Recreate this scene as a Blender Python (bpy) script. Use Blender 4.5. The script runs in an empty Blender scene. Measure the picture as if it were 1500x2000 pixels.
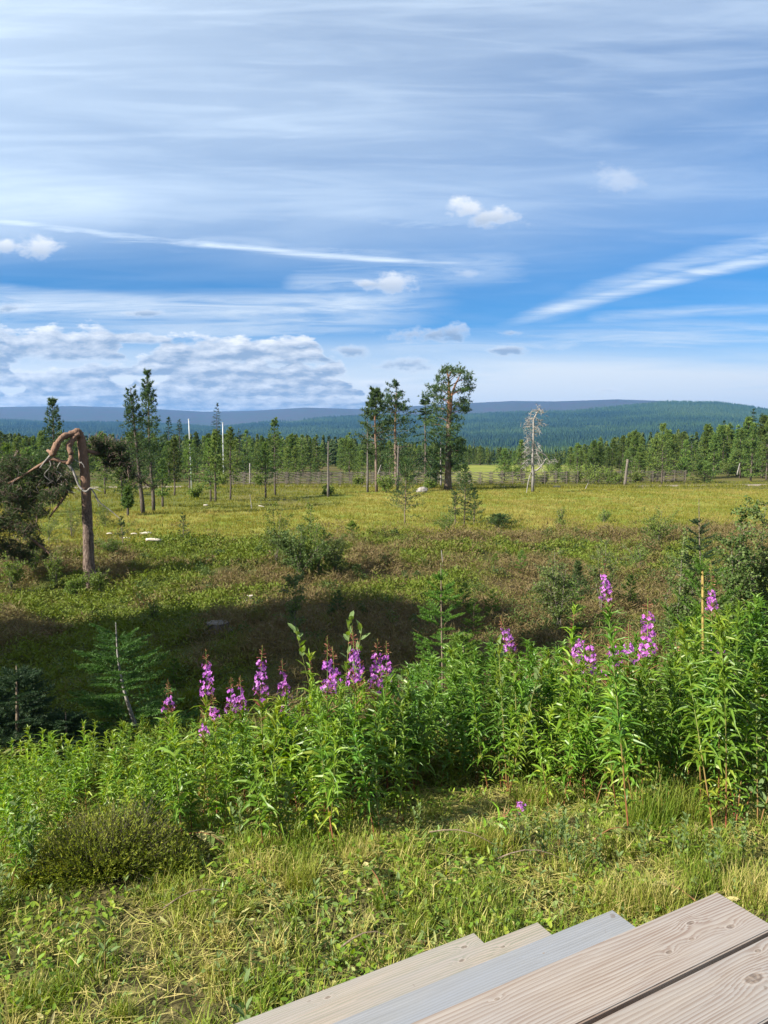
import bpy, math
import numpy as np
from mathutils import Vector

# ------------------------------------------------------------ camera, light, exposure
S = bpy.context.scene
F, PITCH, EYE = 1444.0, math.radians(5.0), 2.15
cam = bpy.data.objects.new('camera', bpy.data.cameras.new('camera'))
S.collection.objects.link(cam)
cam.data.sensor_fit = 'VERTICAL'; cam.data.sensor_height = 24.0; cam.data.lens = 24.0 * F / 2000
cam.data.clip_start = 0.05; cam.data.clip_end = 60000
cam.location = (0, 0, EYE); cam.rotation_euler = (math.pi / 2 - PITCH, 0, 0)
S.camera = cam
S.view_settings.view_transform = 'Standard'; S.view_settings.look = 'None'
S.view_settings.gamma = 1; S.view_settings.exposure = 1.5
S.cycles.max_bounces = 7; S.cycles.diffuse_bounces = 3; S.cycles.transmission_bounces = 4
S.cycles.glossy_bounces = 2; S.cycles.volume_bounces = 0; S.cycles.transparent_max_bounces = 8
SUN_EL, SUN_AZ = math.radians(33), math.radians(-122)      # azimuth from +Y (view), clockwise
SD = Vector((math.sin(SUN_AZ) * math.cos(SUN_EL), math.cos(SUN_AZ) * math.cos(SUN_EL), math.sin(SUN_EL)))
sun = bpy.data.objects.new('sun', bpy.data.lights.new('sun', 'SUN'))
S.collection.objects.link(sun)
sun.data.energy = 5.0; sun.data.angle = math.radians(0.5); sun.data.color = (1.0, 0.93, 0.80)
sun.rotation_euler = SD.to_track_quat('Z', 'Y').to_euler(); sun.location = (-20, -12, 30)

class NT:
    """tiny node expression helper"""
    def __init__(s, tree): s.t = tree; s.n = tree.nodes; s.l = tree.links
    def add(s, typ, **kw):
        n = s.n.new(typ)
        for k, v in kw.items(): setattr(n, k, v)
        return n
    def put(s, sock, v):
        if v is None: return
        if hasattr(v, 'is_output'): s.l.new(v, sock)
        else: sock.default_value = v
    def m(s, op, a, b=None, c=None, clamp=False):
        n = s.n.new('ShaderNodeMath'); n.operation = op; n.use_clamp = clamp
        for i, v in enumerate((a, b, c)): s.put(n.inputs[i], v)
        return n.outputs[0]
    def noise(s, vec, scale, detail=4, rough=.5, dist=0.0, lac=2.0):
        n = s.add('ShaderNodeTexNoise'); s.put(n.inputs['Vector'], vec); s.put(n.inputs['Scale'], scale)
        n.inputs['Detail'].default_value = detail; n.inputs['Roughness'].default_value = rough
        n.inputs['Distortion'].default_value = dist; n.inputs['Lacunarity'].default_value = lac
        return n.outputs['Fac']
    def mr(s, v, a, b, c=0.0, d=1.0, smooth=True):
        n = s.add('ShaderNodeMapRange'); n.interpolation_type = 'SMOOTHSTEP' if smooth else 'LINEAR'
        for i, x in enumerate((v, a, b, c, d)): s.put(n.inputs[i], x)
        return n.outputs[0]
    def mix(s, f, a, b):
        n = s.add('ShaderNodeMix', data_type='RGBA'); s.put(n.inputs[0], f)
        s.put(n.inputs[6], a if hasattr(a, 'is_output') else (*a, 1)[:4]); s.put(n.inputs[7], b if hasattr(b, 'is_output') else (*b, 1)[:4])
        return n.outputs[2]
    def xyz(s, x, y, z=0.0):
        n = s.add('ShaderNodeCombineXYZ'); s.put(n.inputs[0], x); s.put(n.inputs[1], y); s.put(n.inputs[2], z); return n.outputs[0]
    def mapv(s, vec, scale=(1, 1, 1), loc=(0, 0, 0), rot=(0, 0, 0)):
        n = s.add('ShaderNodeMapping'); s.put(n.inputs[0], vec); n.inputs['Scale'].default_value = scale
        n.inputs['Location'].default_value = loc; n.inputs['Rotation'].default_value = rot; return n.outputs[0]

def ray(u, v):                      # direction of a photo pixel in the world
    d = v - 1000.0; c, s_ = math.cos(PITCH), math.sin(PITCH)
    return np.array([u - 750.0, F * c - d * s_, -F * s_ - d * c])
def tanel(v):                       # z / y of a photo row
    r = ray(750, v); return r[2] / r[1]

# ------------------------------------------------------------ world: sky with clouds by direction
W = bpy.data.worlds.new('World'); S.world = W; W.use_nodes = True
W.cycles.sampling_method = 'MANUAL'; W.cycles.sample_map_resolution = 256
t = NT(W.node_tree); t.n.clear()
sky = t.add('ShaderNodeTexSky', sky_type='NISHITA', sun_disc=False, sun_elevation=SUN_EL, sun_rotation=SUN_AZ)
sky.altitude = 600; sky.air_density = 1.0; sky.dust_density = 0.3; sky.ozone_density = 3.0
tc = t.add('ShaderNodeTexCoord')
sp = t.add('ShaderNodeSeparateXYZ'); t.l.new(tc.outputs['Generated'], sp.inputs[0])
DX, DY, DZ = sp.outputs
yy = t.m('MAXIMUM', DY, 0.12)
A = t.m('DIVIDE', DX, yy); E_ = t.m('DIVIDE', DZ, yy)       # tangent of bearing, tangent of height
def AE(u, v):
    r = ray(u, v); return r[0] / r[1], r[2] / r[1]
front = t.mr(DY, 0.1, 0.3)
zz = t.m('MAXIMUM', DZ, 0.03)
plane = t.xyz(t.m('DIVIDE', DX, zz), t.m('DIVIDE', DY, zz))
ae = t.xyz(A, E_)
warp = t.noise(t.mapv(ae, (3, 8, 1)), 1.0, 3)
# veil of cirrus
cs = t.mapv(ae, (1.6, 15, 1), rot=(0, 0, -.07))
veil = t.noise(t.mapv(ae, (1.3, 6.5, 1), rot=(0, 0, .10), loc=(3, 1, 0)), 1.0, 6, .52, 1.1)
veil2 = t.noise(t.mapv(ae, (3.0, 34, 1), rot=(0, 0, -.04), loc=(7, 2, 0)), 1.0, 5, .55, .8)
high = t.mr(E_, .21, .33)                                    # the veil thickens overhead
lr = t.m('ADD', t.mr(A, .50, -.50, 0, 1, False), t.m('MULTIPLY', t.m('SUBTRACT', veil, .5), 1.3))
hor = t.mr(E_, .175, .07, 0, 1.25)                            # milky towards the skyline
wis = t.m('MULTIPLY', t.mr(veil2, .40, .72), t.m('ADD', t.m('MULTIPLY', high, .10), .05))
alpha = t.m('ADD', t.m('MULTIPLY', high, t.m('ADD', t.m('MULTIPLY', lr, .42), .25)), wis)
alpha = t.m('ADD', alpha, t.m('MULTIPLY', t.mr(veil, .42, .7), .08))
alpha = t.m('MAXIMUM', alpha, t.m('MULTIPLY', hor, t.m('ADD', t.m('MULTIPLY', veil2, .9), .45)))
STN = [t.noise(t.mapv(ae, (5, 62, 1), rot=(0, 0, r_)), 1.0, 6, .66, .9) for r_ in (0.0, .12, -.26)]
def streak(pts, w, strength, sc=(4, 40), lo=.30, hi=.66, soft=.06, up=1.0):
    """a band of cirrus along a parabola through three points; w in tangent units"""
    P = [AE(*p) for p in pts]; X = [p[0] for p in P]; Y = [p[1] for p in P]
    a_, b_, c_ = np.polyfit(X, Y, 2)
    ec = t.m('ADD', t.m('MULTIPLY', t.m('ADD', t.m('MULTIPLY', A, float(a_)), float(b_)), A), float(c_))
    d = t.m('SUBTRACT', E_, ec)
    d = t.m('ADD', d, t.m('MULTIPLY', t.m('SUBTRACT', warp, .5), w * .7))
    prog = t.m('DIVIDE', t.m('SUBTRACT', A, X[0]), X[-1] - X[0])
    wid = t.m('MULTIPLY', w, t.mr(prog, -.1, 1.0, 1.0, up, False))
    g = t.mr(t.m('ABSOLUTE', t.m('DIVIDE', d, wid)), 1.0, 0.0)
    n = STN[1 if Y[-1] - Y[0] < -.03 else (2 if Y[-1] - Y[0] > .05 else 0)]
    if X[-1] < X[0]: n = STN[2]
    ends = t.m('MULTIPLY', t.mr(prog, -soft, soft), t.mr(prog, 1 + soft, 1 - soft * 4))
    return t.m('MULTIPLY', t.m('MULTIPLY', g, ends), t.m('MULTIPLY', t.mr(n, lo, hi, .35, 1), strength))
for s_ in (streak(((-80, 418), (420, 480), (1010, 520)), .017, .95, up=.25),
           streak(((-80, 412), (300, 462), (900, 505)), .040, .50, up=.6),
           streak(((1600, 482), (1200, 575), (960, 640)), .015, .85, up=1.0),
           streak(((1600, 450), (1250, 545), (1000, 640)), .034, .48, up=.8),
           streak(((-100, 590), (350, 606), (900, 578)), .032, .85, (3, 26)),
           streak(((-100, 560), (200, 582), (420, 590)), .014, .60, (3, 26)),
           streak(((-100, 645), (300, 648), (900, 600)), .035, .62, (3, 20)),
           streak(((300, 412), (700, 430), (1100, 450)), .028, .50),
           streak(((560, 560), (800, 530), (1080, 520)), .045, .45, (3, 22)),
           streak(((1150, 625), (1350, 612), (1650, 600)), .014, .5),
           streak(((700, 690), (1200, 668), (1700, 650)), .040, .60, (2.5, 20)),
           streak(((900, 305), (1100, 292), (1260, 278)), .007, .28)):
    alpha = t.m('MAXIMUM', alpha, s_)
alpha = t.m('MINIMUM', alpha, 1.0)
alpha = t.m('ADD', t.m('MULTIPLY', alpha, front), t.m('MULTIPLY', t.m('SUBTRACT', 1.0, front), t.mr(veil, .3, .7, .45, .9)))
KS = 20.0; KC = 20.0 / 2.83                                                    # 1 / background strength
veilcol = t.mix(t.mr(E_, .10, .36), (1.0, 1.05, 1.06), (.92, 1.08, 1.24))
veilcol = t.mix(front, (.80, .82, .84), veilcol)
# cumulus bank low on the left: rows of flat based clouds, one behind the other
pv_ = t.xyz(t.m('MULTIPLY', A, 22.0), t.m('MULTIPLY', E_, 62.0)); pw_ = t.xyz(t.m('ADD', t.m('MULTIPLY', A, 22.0), -.2), t.m('ADD', t.m('MULTIPLY', E_, 62.0), .42))
pf, pg = t.noise(pv_, 1.0, 5, .60), t.noise(pw_, 1.0, 5, .60)
relief = t.m('SUBTRACT', pf, pg)
calpha, lit = None, None
for k, (vb, hpx, f_, lo, hi, ulim, sd) in enumerate(((804, 22, 14, .22, .40, 735, 1.0), (794, 30, 12, .28, .46, 750, 5.2), (778, 40, 9, .32, .50, 735, 9.4), (760, 46, 8, .30, .48, 715, 13.1), (738, 54, 6, .34, .52, 700, 17.7), (712, 66, 4.6, .34, .54, 672, 24.3), (706, 78, 5.0, .18, .34, 262, 31.0), (672, 30, 7, .40, .6, 420, 41.0))):
    eb = AE(0, vb)[1]; H_ = hpx / F
    prof = t.mr(t.noise(t.xyz(t.m('ADD', t.m('MULTIPLY', A, f_), sd), sd), 1.0, 3, .55), lo, hi)
    prof = t.m('MULTIPLY', prof, t.mr(t.m('ADD', A, t.m('MULTIPLY', t.m('SUBTRACT', pf, .5), .12)), AE(ulim, 700)[0], AE(ulim - 60, 700)[0]))
    tt = t.m('DIVIDE', t.m('SUBTRACT', E_, eb), H_)
    top = t.m('SUBTRACT', t.m('ADD', prof, t.m('MULTIPLY', t.m('SUBTRACT', pf, .5), 1.5)), .12)
    ins = t.m('MULTIPLY', t.mr(t.m('SUBTRACT', top, tt), -.02, .20), t.mr(t.m('ADD', tt, t.m('MULTIPLY', t.m('SUBTRACT', pg, .5), .5)), -.05, .16))
    ins = t.m('MULTIPLY', ins, t.mr(prof, .02, .25))
    sh = t.m('ADD', t.m('ADD', t.m('MULTIPLY', tt, .80), t.m('MULTIPLY', relief, 2.0)), .06)
    sh = t.m('MAXIMUM', t.m('MINIMUM', sh, 1.0), 0.0)
    if calpha is None: calpha, lit = ins, sh
    else:
        lit = t.m('ADD', t.m('MULTIPLY', lit, t.m('SUBTRACT', 1.0, ins)), t.m('MULTIPLY', sh, ins)); calpha = t.m('MAXIMUM', calpha, ins)
PN = t.noise(t.mapv(ae, (26, 44, 1)), 1.0, 6, .66)
def puff(u, v, w, h, grey=0.0, seed=0.0):
    a0, e0 = AE(u, v); wa, he = w / F, h / F
    nx = PN
    da = t.m('DIVIDE', t.m('SUBTRACT', A, a0), wa); de = t.m('DIVIDE', t.m('SUBTRACT', E_, e0), he)
    r = t.m('SQRT', t.m('ADD', t.m('POWER', da, 2.0), t.m('POWER', de, 2.0)))
    r = t.m('SUBTRACT', r, t.m('MULTIPLY', t.m('SUBTRACT', nx, .5), 3.6))
    return t.mr(r, 1.25, .15), t.m('ADD', t.m('MULTIPLY', de, .45), .62 - grey)
for (u, v, w, h, g, s_) in ((918, 408, 36, 22, 0, 1), (965, 422, 60, 17, .12, 2), (768, 553, 46, 22, .05, 3), (720, 552, 26, 7, 0, 4), (72, 484, 44, 20, 0, 5),
                      (12, 480, 20, 14, 0, 6), (20, 603, 34, 9, .55, 7), (282, 612, 40, 7, .5, 8), (835, 655, 66, 15, .5, 9), (690, 686, 42, 12, .5, 10),
                      (990, 684, 34, 9, .6, 11), (800, 712, 62, 14, .5, 12), (885, 650, 30, 16, .5, 14), (918, 536, 26, 9, .1, 15), (1180, 762, 24, 5, .1, 13), (995, 651, 24, 6, .6, 16),
                      (730, 752, 30, 8, .1, 17), (1210, 352, 50, 26, .25, 18)):
    pa, pl = puff(u, v, w, h, g, s_ * 1.7)
    if s_ in (15, 18): pa = t.m('MULTIPLY', pa, .35)
    lit = t.m('ADD', t.m('MULTIPLY', lit, t.m('SUBTRACT', 1.0, pa)), t.m('MULTIPLY', pa, pl))
    calpha = t.m('MAXIMUM', calpha, t.m('MULTIPLY', pa, .85))
ccol = t.mix(t.m('MAXIMUM', t.m('MINIMUM', lit, 1.0), 0.0), (.36, .46, .60), (1.26, 1.25, 1.22))
calpha = t.m('MULTIPLY', t.m('MULTIPLY', calpha, front), .93)
def scale_col(c, k):
    n = t.add('ShaderNodeVectorMath', operation='SCALE'); t.l.new(c, n.inputs[0]); n.inputs['Scale'].default_value = k; return n.outputs[0]
tint = t.add('ShaderNodeVectorMath', operation='MULTIPLY'); t.l.new(sky.outputs[0], tint.inputs[0]); tint.inputs[1].default_value = (.21, .62, .92)
SKYTINT = tint
col = t.mix(alpha, tint.outputs[0], scale_col(veilcol, KC))
col = t.mix(calpha, col, scale_col(ccol, KC))
bg = t.add('ShaderNodeBackground'); t.l.new(col, bg.inputs[0]); bg.inputs[1].default_value = 1 / KS
wo = t.add('ShaderNodeOutputWorld'); t.l.new(bg.outputs[0], wo.inputs[0])

# ------------------------------------------------------------ helpers: meshes, tags
col_ = S.collection.objects
rng = np.random.default_rng(11)
def link(o, parent=None):
    col_.link(o)
    if parent is not None: o.parent = parent
    return o
def tag(o, label=None, cat=None, group=None, kind=None):
    for k, v in (('label', label), ('category', cat), ('group', group), ('kind', kind)):
        if v: o[k] = v
    return o
def empty(name, loc=(0, 0, 0), rz=0.0, s=1.0):
    o = bpy.data.objects.new(name, None); col_.link(o); o.location = loc; o.rotation_euler = (0, 0, rz); o.scale = (s, s, s)
    o.empty_display_size = .2
    return o
def norm(a): return a / np.maximum(np.linalg.norm(a, axis=-1, keepdims=True), 1e-9)
class MB:
    """collects triangles; every vertex has a 'tint' 0..1"""
    def __init__(s): s.V = []; s.Fc = []; s.T = []; s.M = []; s.n = 0
    def add(s, V, Fc, tint=0.5, mi=0):
        V = np.asarray(V, float).reshape(-1, 3); Fc = np.asarray(Fc, int).reshape(-1, 3)
        s.V.append(V); s.Fc.append(Fc + s.n); s.n += len(V)
        s.T.append(np.broadcast_to(np.asarray(tint, float), (len(V),)).copy()); s.M.append(np.full(len(Fc), mi))
        return s
    def mesh(s, name, mats, smooth=False):
        V = np.concatenate(s.V); Fc = np.concatenate(s.Fc); T = np.concatenate(s.T); M = np.concatenate(s.M)
        me = bpy.data.meshes.new(name)
        me.vertices.add(len(V)); me.vertices.foreach_set('co', V.astype(np.float32).ravel())
        me.loops.add(len(Fc) * 3); me.loops.foreach_set('vertex_index', Fc.astype(np.int32).ravel())
        me.polygons.add(len(Fc)); me.polygons.foreach_set('loop_start', np.arange(0, len(Fc) * 3, 3, dtype=np.int32))
        me.polygons.foreach_set('loop_total', np.full(len(Fc), 3, dtype=np.int32))
        me.polygons.foreach_set('material_index', M.astype(np.int32))
        me.polygons.foreach_set('use_smooth', np.full(len(Fc), smooth, dtype=bool))
        at_ = me.attributes.new('tint', 'FLOAT', 'POINT'); at_.data.foreach_set('value', T.astype(np.float32))
        me.update(calc_edges=True); me.validate()
        for m in (mats if isinstance(mats, (list, tuple)) else [mats]): me.materials.append(m)
        return me
    def obj(s, name, mats, parent=None, smooth=False):
        return link(bpy.data.objects.new(name, s.mesh(name, mats, smooth)), parent)

def tube(mb, pts, radii, k=6, tint=.5, mi=0, cap=True, lump=0.0):
    pts = np.asarray(pts, float); n = len(pts); radii = np.broadcast_to(radii, (n,))
    T = norm(np.gradient(pts, axis=0)); ref = np.array([0, 0, 1.0]) if abs(T[:, 2]).mean() < .8 else np.array([1.0, 0, 0])
    N = norm(np.cross(T, ref)); B = np.cross(T, N)
    a = np.linspace(0, 2 * np.pi, k, endpoint=False)
    R = radii[:, None] * (1 + lump * rng.normal(size=(n, k)))
    V = pts[:, None] + R[..., None] * (np.cos(a)[None, :, None] * N[:, None] + np.sin(a)[None, :, None] * B[:, None])
    V = V.reshape(-1, 3); f = []
    for i in range(n - 1):
        for j in range(k):
            p, q = i * k + j, i * k + (j + 1) % k
            f += [(p, q, q + k), (p, q + k, p + k)]
    if cap:
        for b in (0, n - 1):
            c = len(V); V = np.vstack([V, pts[b]])
            f += [(b * k + (j + 1) % k, b * k + j, c) if b == 0 else (b * k + j, b * k + (j + 1) % k, c) for j in range(k)]
    tt = tint if np.isscalar(tint) else np.concatenate([np.repeat(tint, k), [tint[0], tint[-1]] if cap else []])
    mb.add(V, f, tt, mi)
def sticks(mb, P, Q, r0, r1, tint=.5, mi=0):
    """many three sided twigs at once"""
    P = np.asarray(P, float); Q = np.asarray(Q, float); n = len(P)
    if n == 0: return
    D = norm(Q - P); ref = np.where(np.abs(D[:, 2:3]) < .9, np.array([[0, 0, 1.0]]), np.array([[1.0, 0, 0]]))
    N = norm(np.cross(D, ref)); B = np.cross(D, N); V = np.zeros((n, 6, 3))
    r0 = np.broadcast_to(r0, (n,))[:, None]; r1 = np.broadcast_to(r1, (n,))[:, None]
    for j in range(3):
        a = j * 2 * math.pi / 3; o = math.cos(a) * N + math.sin(a) * B
        V[:, j] = P + o * r0; V[:, 3 + j] = Q + o * r1
    f = np.array([(0, 1, 4), (0, 4, 3), (1, 2, 5), (1, 5, 4), (2, 0, 3), (2, 3, 5)])
    Fc = (np.arange(n)[:, None, None] * 6 + f[None]).reshape(-1, 3)
    tt = np.repeat(np.broadcast_to(tint, (n,)), 6)
    mb.add(V.reshape(-1, 3), Fc, tt, mi)
# leaf templates: (along, side, lift)
BLADE = (np.array([(0, -.5, 0), (0, .5, 0), (1, 0, 0.0)]), np.array([(0, 1, 2)]))
GBLADE = (np.array([(0, -.5, 0), (0, .5, 0), (.55, -.38, .06), (.55, .38, .06), (1, 0, -.12)]), np.array([(0, 1, 3), (0, 3, 2), (2, 3, 4)]))
DIAM = (np.array([(0, 0, 0), (.45, -.5, .05), (.45, .5, .05), (1, 0, 0)]), np.array([(0, 2, 1), (1, 2, 3)]))
OVAL = (np.array([(0, 0, 0), (.3, -.46, .1), (.3, .46, .1), (.7, -.4, .1), (.7, .4, .1), (1, 0, -.05), (.33, 0, 0), (.7, 0, .02)]),
        np.array([(0, 6, 1), (0, 2, 6), (1, 6, 7), (1, 7, 3), (6, 2, 4), (6, 4, 7), (3, 7, 5), (7, 4, 5)]))
LANCE = (np.array([(0, 0, 0), (.22, -.5, .10), (.22, .5, .10), (.22, 0, .06), (.55, -.46, .09), (.55, .46, .09), (.55, 0, .05),
                   (.82, -.24, -.06), (.82, .24, -.06), (.82, 0, -.09), (.98, 0, -.26)]),
         np.array([(0, 3, 1), (0, 2, 3), (1, 3, 6), (1, 6, 4), (3, 2, 5), (3, 5, 6), (4, 6, 9), (4, 9, 7), (6, 5, 8), (6, 8, 9), (7, 9, 10), (9, 8, 10)]))
def scatter(mb, tmpl, P, D, N, L, Wd, tint=.5, mi=0, lift=None):
    """put a leaf template at every P, pointing along D, facing N"""
    P = np.asarray(P, float); D = norm(np.asarray(D, float)); N = np.asarray(N, float); n = len(P)
    if n == 0: return
    Sd = norm(np.cross(N, D)); Nn = np.cross(D, Sd)
    L = np.broadcast_to(L, (n,))[:, None]; Wd = np.broadcast_to(Wd, (n,))[:, None]
    lf = L if lift is None else np.broadcast_to(lift, (n,))[:, None]
    tv, tf = tmpl; k = len(tv); V = np.zeros((n, k, 3))
    for i, (a, b, c) in enumerate(tv): V[:, i] = P + D * L * a + Sd * Wd * b + Nn * lf * c
    Fc = (np.arange(n)[:, None, None] * k + tf[None]).reshape(-1, 3)
    mb.add(V.reshape(-1, 3), Fc, np.repeat(np.broadcast_to(tint, (n,)), k), mi)
def rdir(n, g=rng): return norm(g.normal(size=(n, 3)))
def up(n): return np.tile(np.array([[0, 0, 1.0]]), (n, 1))

# value noise for terrain and patches
_tab = np.random.default_rng(3).random((257, 257))
def vnoise(x, y):
    xi = np.floor(x).astype(int); yi = np.floor(y).astype(int); fx = x - xi; fy = y - yi
    fx = fx * fx * (3 - 2 * fx); fy = fy * fy * (3 - 2 * fy); g = lambda a, b: _tab[a % 257, b % 257]
    return (g(xi, yi) * (1 - fx) + g(xi + 1, yi) * fx) * (1 - fy) + (g(xi, yi + 1) * (1 - fx) + g(xi + 1, yi + 1) * fx) * fy
def fbm(x, y, s=1.0, o=4):
    r = 0; a = .5; x = np.asarray(x, float); y = np.asarray(y, float)
    for i in range(o): r = r + a * vnoise(x * s + 17.3 * i, y * s + 9.1 * i); s *= 2.03; a *= .5
    return r / (1 - .5 ** o)
def sstep(a, b, x):
    q = np.clip((np.asarray(x, float) - a) / (b - a), 0, 1); return q * q * (3 - 2 * q)

# ------------------------------------------------------------ terrain
PY = [0, 3.8, 4.8, 7.5, 11, 18, 34, 55, 75, 88, 125, 180, 230]
PZ = [2.15, 2.15, 2.36, 2.95, 3.2, 3.45, 3.8, 4.05, 4.2, 4.4, 4.4, 4.3, 5.0]
RU1 = [-900, 0, 300, 430, 500, 640, 720, 900, 1000, 1100, 1200, 1300, 1400, 1460, 1500, 1560, 1700, 2600]
RV1 = [840, 822, 828, 836, 828, 816, 813, 811, 806, 803, 795, 786, 788, 796, 804, 816, 830, 850]
RU2 = [-900, 0, 150, 250, 400, 500, 600, 700, 900, 1000, 1080, 1200, 1290, 1400, 1500, 1700, 2600]
RV2 = [800, 795, 793, 796, 804, 802, 796, 799, 788, 783, 784, 780, 783, 796, 812, 826, 850]
def Z(x, y):
    x = np.asarray(x, float); y = np.asarray(y, float); r = np.hypot(x, y); yr = np.where(r > 60, np.where(y > 0, r, r), np.maximum(y, 0))
    yr = np.where((r > 12) & (r <= 60), y + (r - y) * sstep(12, 60, r), yr); yr = np.abs(yr)
    w = np.clip(x, -4, 5) * .10 * sstep(1, 4, y) * (1 - sstep(8, 14, y))
    near = -np.interp(np.maximum(yr + w * -1, 0), PY, PZ)
    near = near + (fbm(x, y, .35, 4) - .5) * .75 * sstep(7, 16, r) * (1 - .45 * sstep(28, 40, r)) * (1 - sstep(60, 80, r)) \
        + (fbm(x + 40, y, 2.2, 3) - .5) * (.05 + .12 * sstep(5, 9, r) * (1 - sstep(30, 50, r))) + (fbm(x - 20, y, 1.0, 3) - .5) * .36 * sstep(6.5, 10, r) * (1 - sstep(26, 34, r))
    # far: height angle read along the bearing
    u = 750 + 1444 * np.where(y > 1, x / np.maximum(y, 1) * 1.0, np.sign(x) * 3)
    u = np.clip(u, -900, 2600)
    te = lambda vv: -np.tan(np.arctan((vv - 1000) / F) + PITCH)
    e1, e2 = te(np.interp(u, RU1, RV1)), te(np.interp(u, RU2, RV2))
    wob = (fbm(x, y, 1 / 900., 3) - .5)
    ks = [230, 420, 800, 1500, 2600, 4000, 4700, 6500, 7600, 9500]
    eh = te(900.0)
    ev = [-5.0 / 230 + 0 * e1, -.024 + 0 * e1, te(897.0) + 0 * e1, te(880.0) + 0 * e1 + wob * .004, te(880.) + (e1 - te(880.)) * .5 + wob * .006,
          e1, e1 - .004, e2, e2 - .02, e2 - .09]
    far = np.zeros_like(r); lr = np.log(np.maximum(r, 1))
    for i in range(len(ks) - 1):
        a, b = math.log(ks[i]), math.log(ks[i + 1]); q = np.clip((lr - a) / (b - a), 0, 1)
        if i >= 5: q = q * q * (3 - 2 * q)
        sel = (r >= ks[i]) & ((r < ks[i + 1]) | (i == len(ks) - 2))
        far = np.where(sel, (ev[i] * (1 - q) + ev[i + 1] * q) * r * np.cos(np.arctan2(np.abs(x), np.maximum(y, 1e-3)) * (y > 0)), far)
    return np.where(r < 230, near, far) + EYE
def z1(x, y): return float(Z(np.array([x]), np.array([y]))[0])
def at(u, v, ymax=700):
    r = ray(u, v); r = r / r[1]; ys = np.exp(np.linspace(math.log(1.5), math.log(ymax), 900))
    g = Z(r[0] * ys, ys); below = (EYE + r[2] * ys) < g
    i = int(np.argmax(below)) if below.any() else len(ys) - 1
    y = ys[i]; return Vector((r[0] * y, y, z1(r[0] * y, y)))
def on(u, y):                       # ground point at depth y along the bearing of photo column u
    x = (u - 750) / F * y * 1.0; return Vector((x, y, z1(x, y)))
def ztop(v, y): return EYE + y * tanel(v)
def pp(u, v, y):
    r = ray(u, v); r = r * (y / r[1]); return np.array([r[0], r[1], r[2] + EYE])

# ------------------------------------------------------------ materials
def mat(name):
    m = bpy.data.materials.new(name); m.use_nodes = True; n = NT(m.node_tree); n.n.clear()
    out = n.add('ShaderNodeOutputMaterial'); return m, n, out
def attr(n, a='tint'): return n.add('ShaderNodeAttribute', attribute_name=a).outputs['Fac']
def leafmat(name, a, b, c=None, trans=.35, rough=.6, spec=.18, var=.25, under=None):
    """a..b..c picked by the tint attribute, varied from thing to thing"""
    m, n, out = mat(name); f = attr(n)
    oi = n.add('ShaderNodeObjectInfo').outputs['Random']
    colr = n.mix(n.mr(f, 0, .5 if c else 1, smooth=False), a, b)
    if c: colr = n.mix(n.mr(f, .5, 1, smooth=False), colr, c)
    hs = n.add('ShaderNodeHueSaturation'); n.l.new(colr, hs.inputs['Color'])
    n.put(hs.inputs['Value'], n.mr(oi, 0, 1, 1 - var, 1 + var, False)); n.put(hs.inputs['Hue'], n.mr(n.m('FRACT', n.m('MULTIPLY', oi, 7.3)), 0, 1, .485, .512, False))
    colr = hs.outputs[0]; base = colr
    if under:
        g = n.add('ShaderNodeNewGeometry').outputs['Backfacing']; base = n.mix(n.m('MULTIPLY', g, 1.0), colr, under)
    pb = n.add('ShaderNodeBsdfPrincipled'); n.l.new(base, pb.inputs['Base Color']); pb.inputs['Roughness'].default_value = rough
    pb.inputs['Specular IOR Level'].default_value = spec
    tr = n.add('ShaderNodeBsdfTranslucent'); h2 = n.add('ShaderNodeHueSaturation'); n.l.new(colr, h2.inputs['Color'])
    h2.inputs['Value'].default_value = 1.5; h2.inputs['Saturation'].default_value = 1.1; h2.inputs['Hue'].default_value = .485; n.l.new(h2.outputs[0], tr.inputs[0])
    mx = n.add('ShaderNodeMixShader'); mx.inputs[0].default_value = trans; n.l.new(pb.outputs[0], mx.inputs[1]); n.l.new(tr.outputs[0], mx.inputs[2])
    n.l.new(mx.outputs[0], out.inputs[0]); return m
def barkmat(name, a, b, scale=(9, 9, 2.5), bump=.6, grad=None, rough=.85):
    m, n, out = mat(name); tc = n.add('ShaderNodeTexCoord').outputs['Object']
    x = n.noise(n.mapv(tc, scale), 2.0, 6, .65, .6); colr = n.mix(n.mr(x, .35, .68), a, b)
    if grad:                                   # real change of bark up the stem: (colour, tint at which it takes over)
        g = n.mr(n.m('ADD', attr(n), n.m('MULTIPLY', n.m('SUBTRACT', x, .5), .35)), grad[1] - .12, grad[1] + .12)
        colr = n.mix(g, colr, n.mix(n.mr(x, .35, .7), grad[0], tuple(c * .55 for c in grad[0])))
    pb = n.add('ShaderNodeBsdfPrincipled'); n.l.new(colr, pb.inputs['Base Color']); pb.inputs['Roughness'].default_value = rough
    pb.inputs['Specular IOR Level'].default_value = .2
    bp = n.add('ShaderNodeBump'); bp.inputs['Strength'].default_value = bump; bp.inputs['Distance'].default_value = .02; n.l.new(x, bp.inputs['Height']); n.l.new(bp.outputs[0], pb.inputs['Normal'])
    n.l.new(pb.outputs[0], out.inputs[0]); return m
MT = {}
MT['needle_far'] = leafmat('needles_forest', (.034, .075, .026), (.095, .150, .034), (.155, .205, .042), trans=.3, rough=.6, spec=.2, var=.42)
MT['needle_hill'] = leafmat('needles_hillside', (0.014, 0.036, 0.022), (0.032, 0.064, 0.025), (0.051, 0.081, 0.029), trans=.1, rough=.7, spec=.1, var=.1)
MT['needle_pine'] = leafmat('needles_pine', (0.025, 0.056, 0.022), (0.047, 0.089, 0.025), (0.081, 0.128, 0.034), trans=.2, rough=.55, spec=.25, var=.15)
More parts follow.
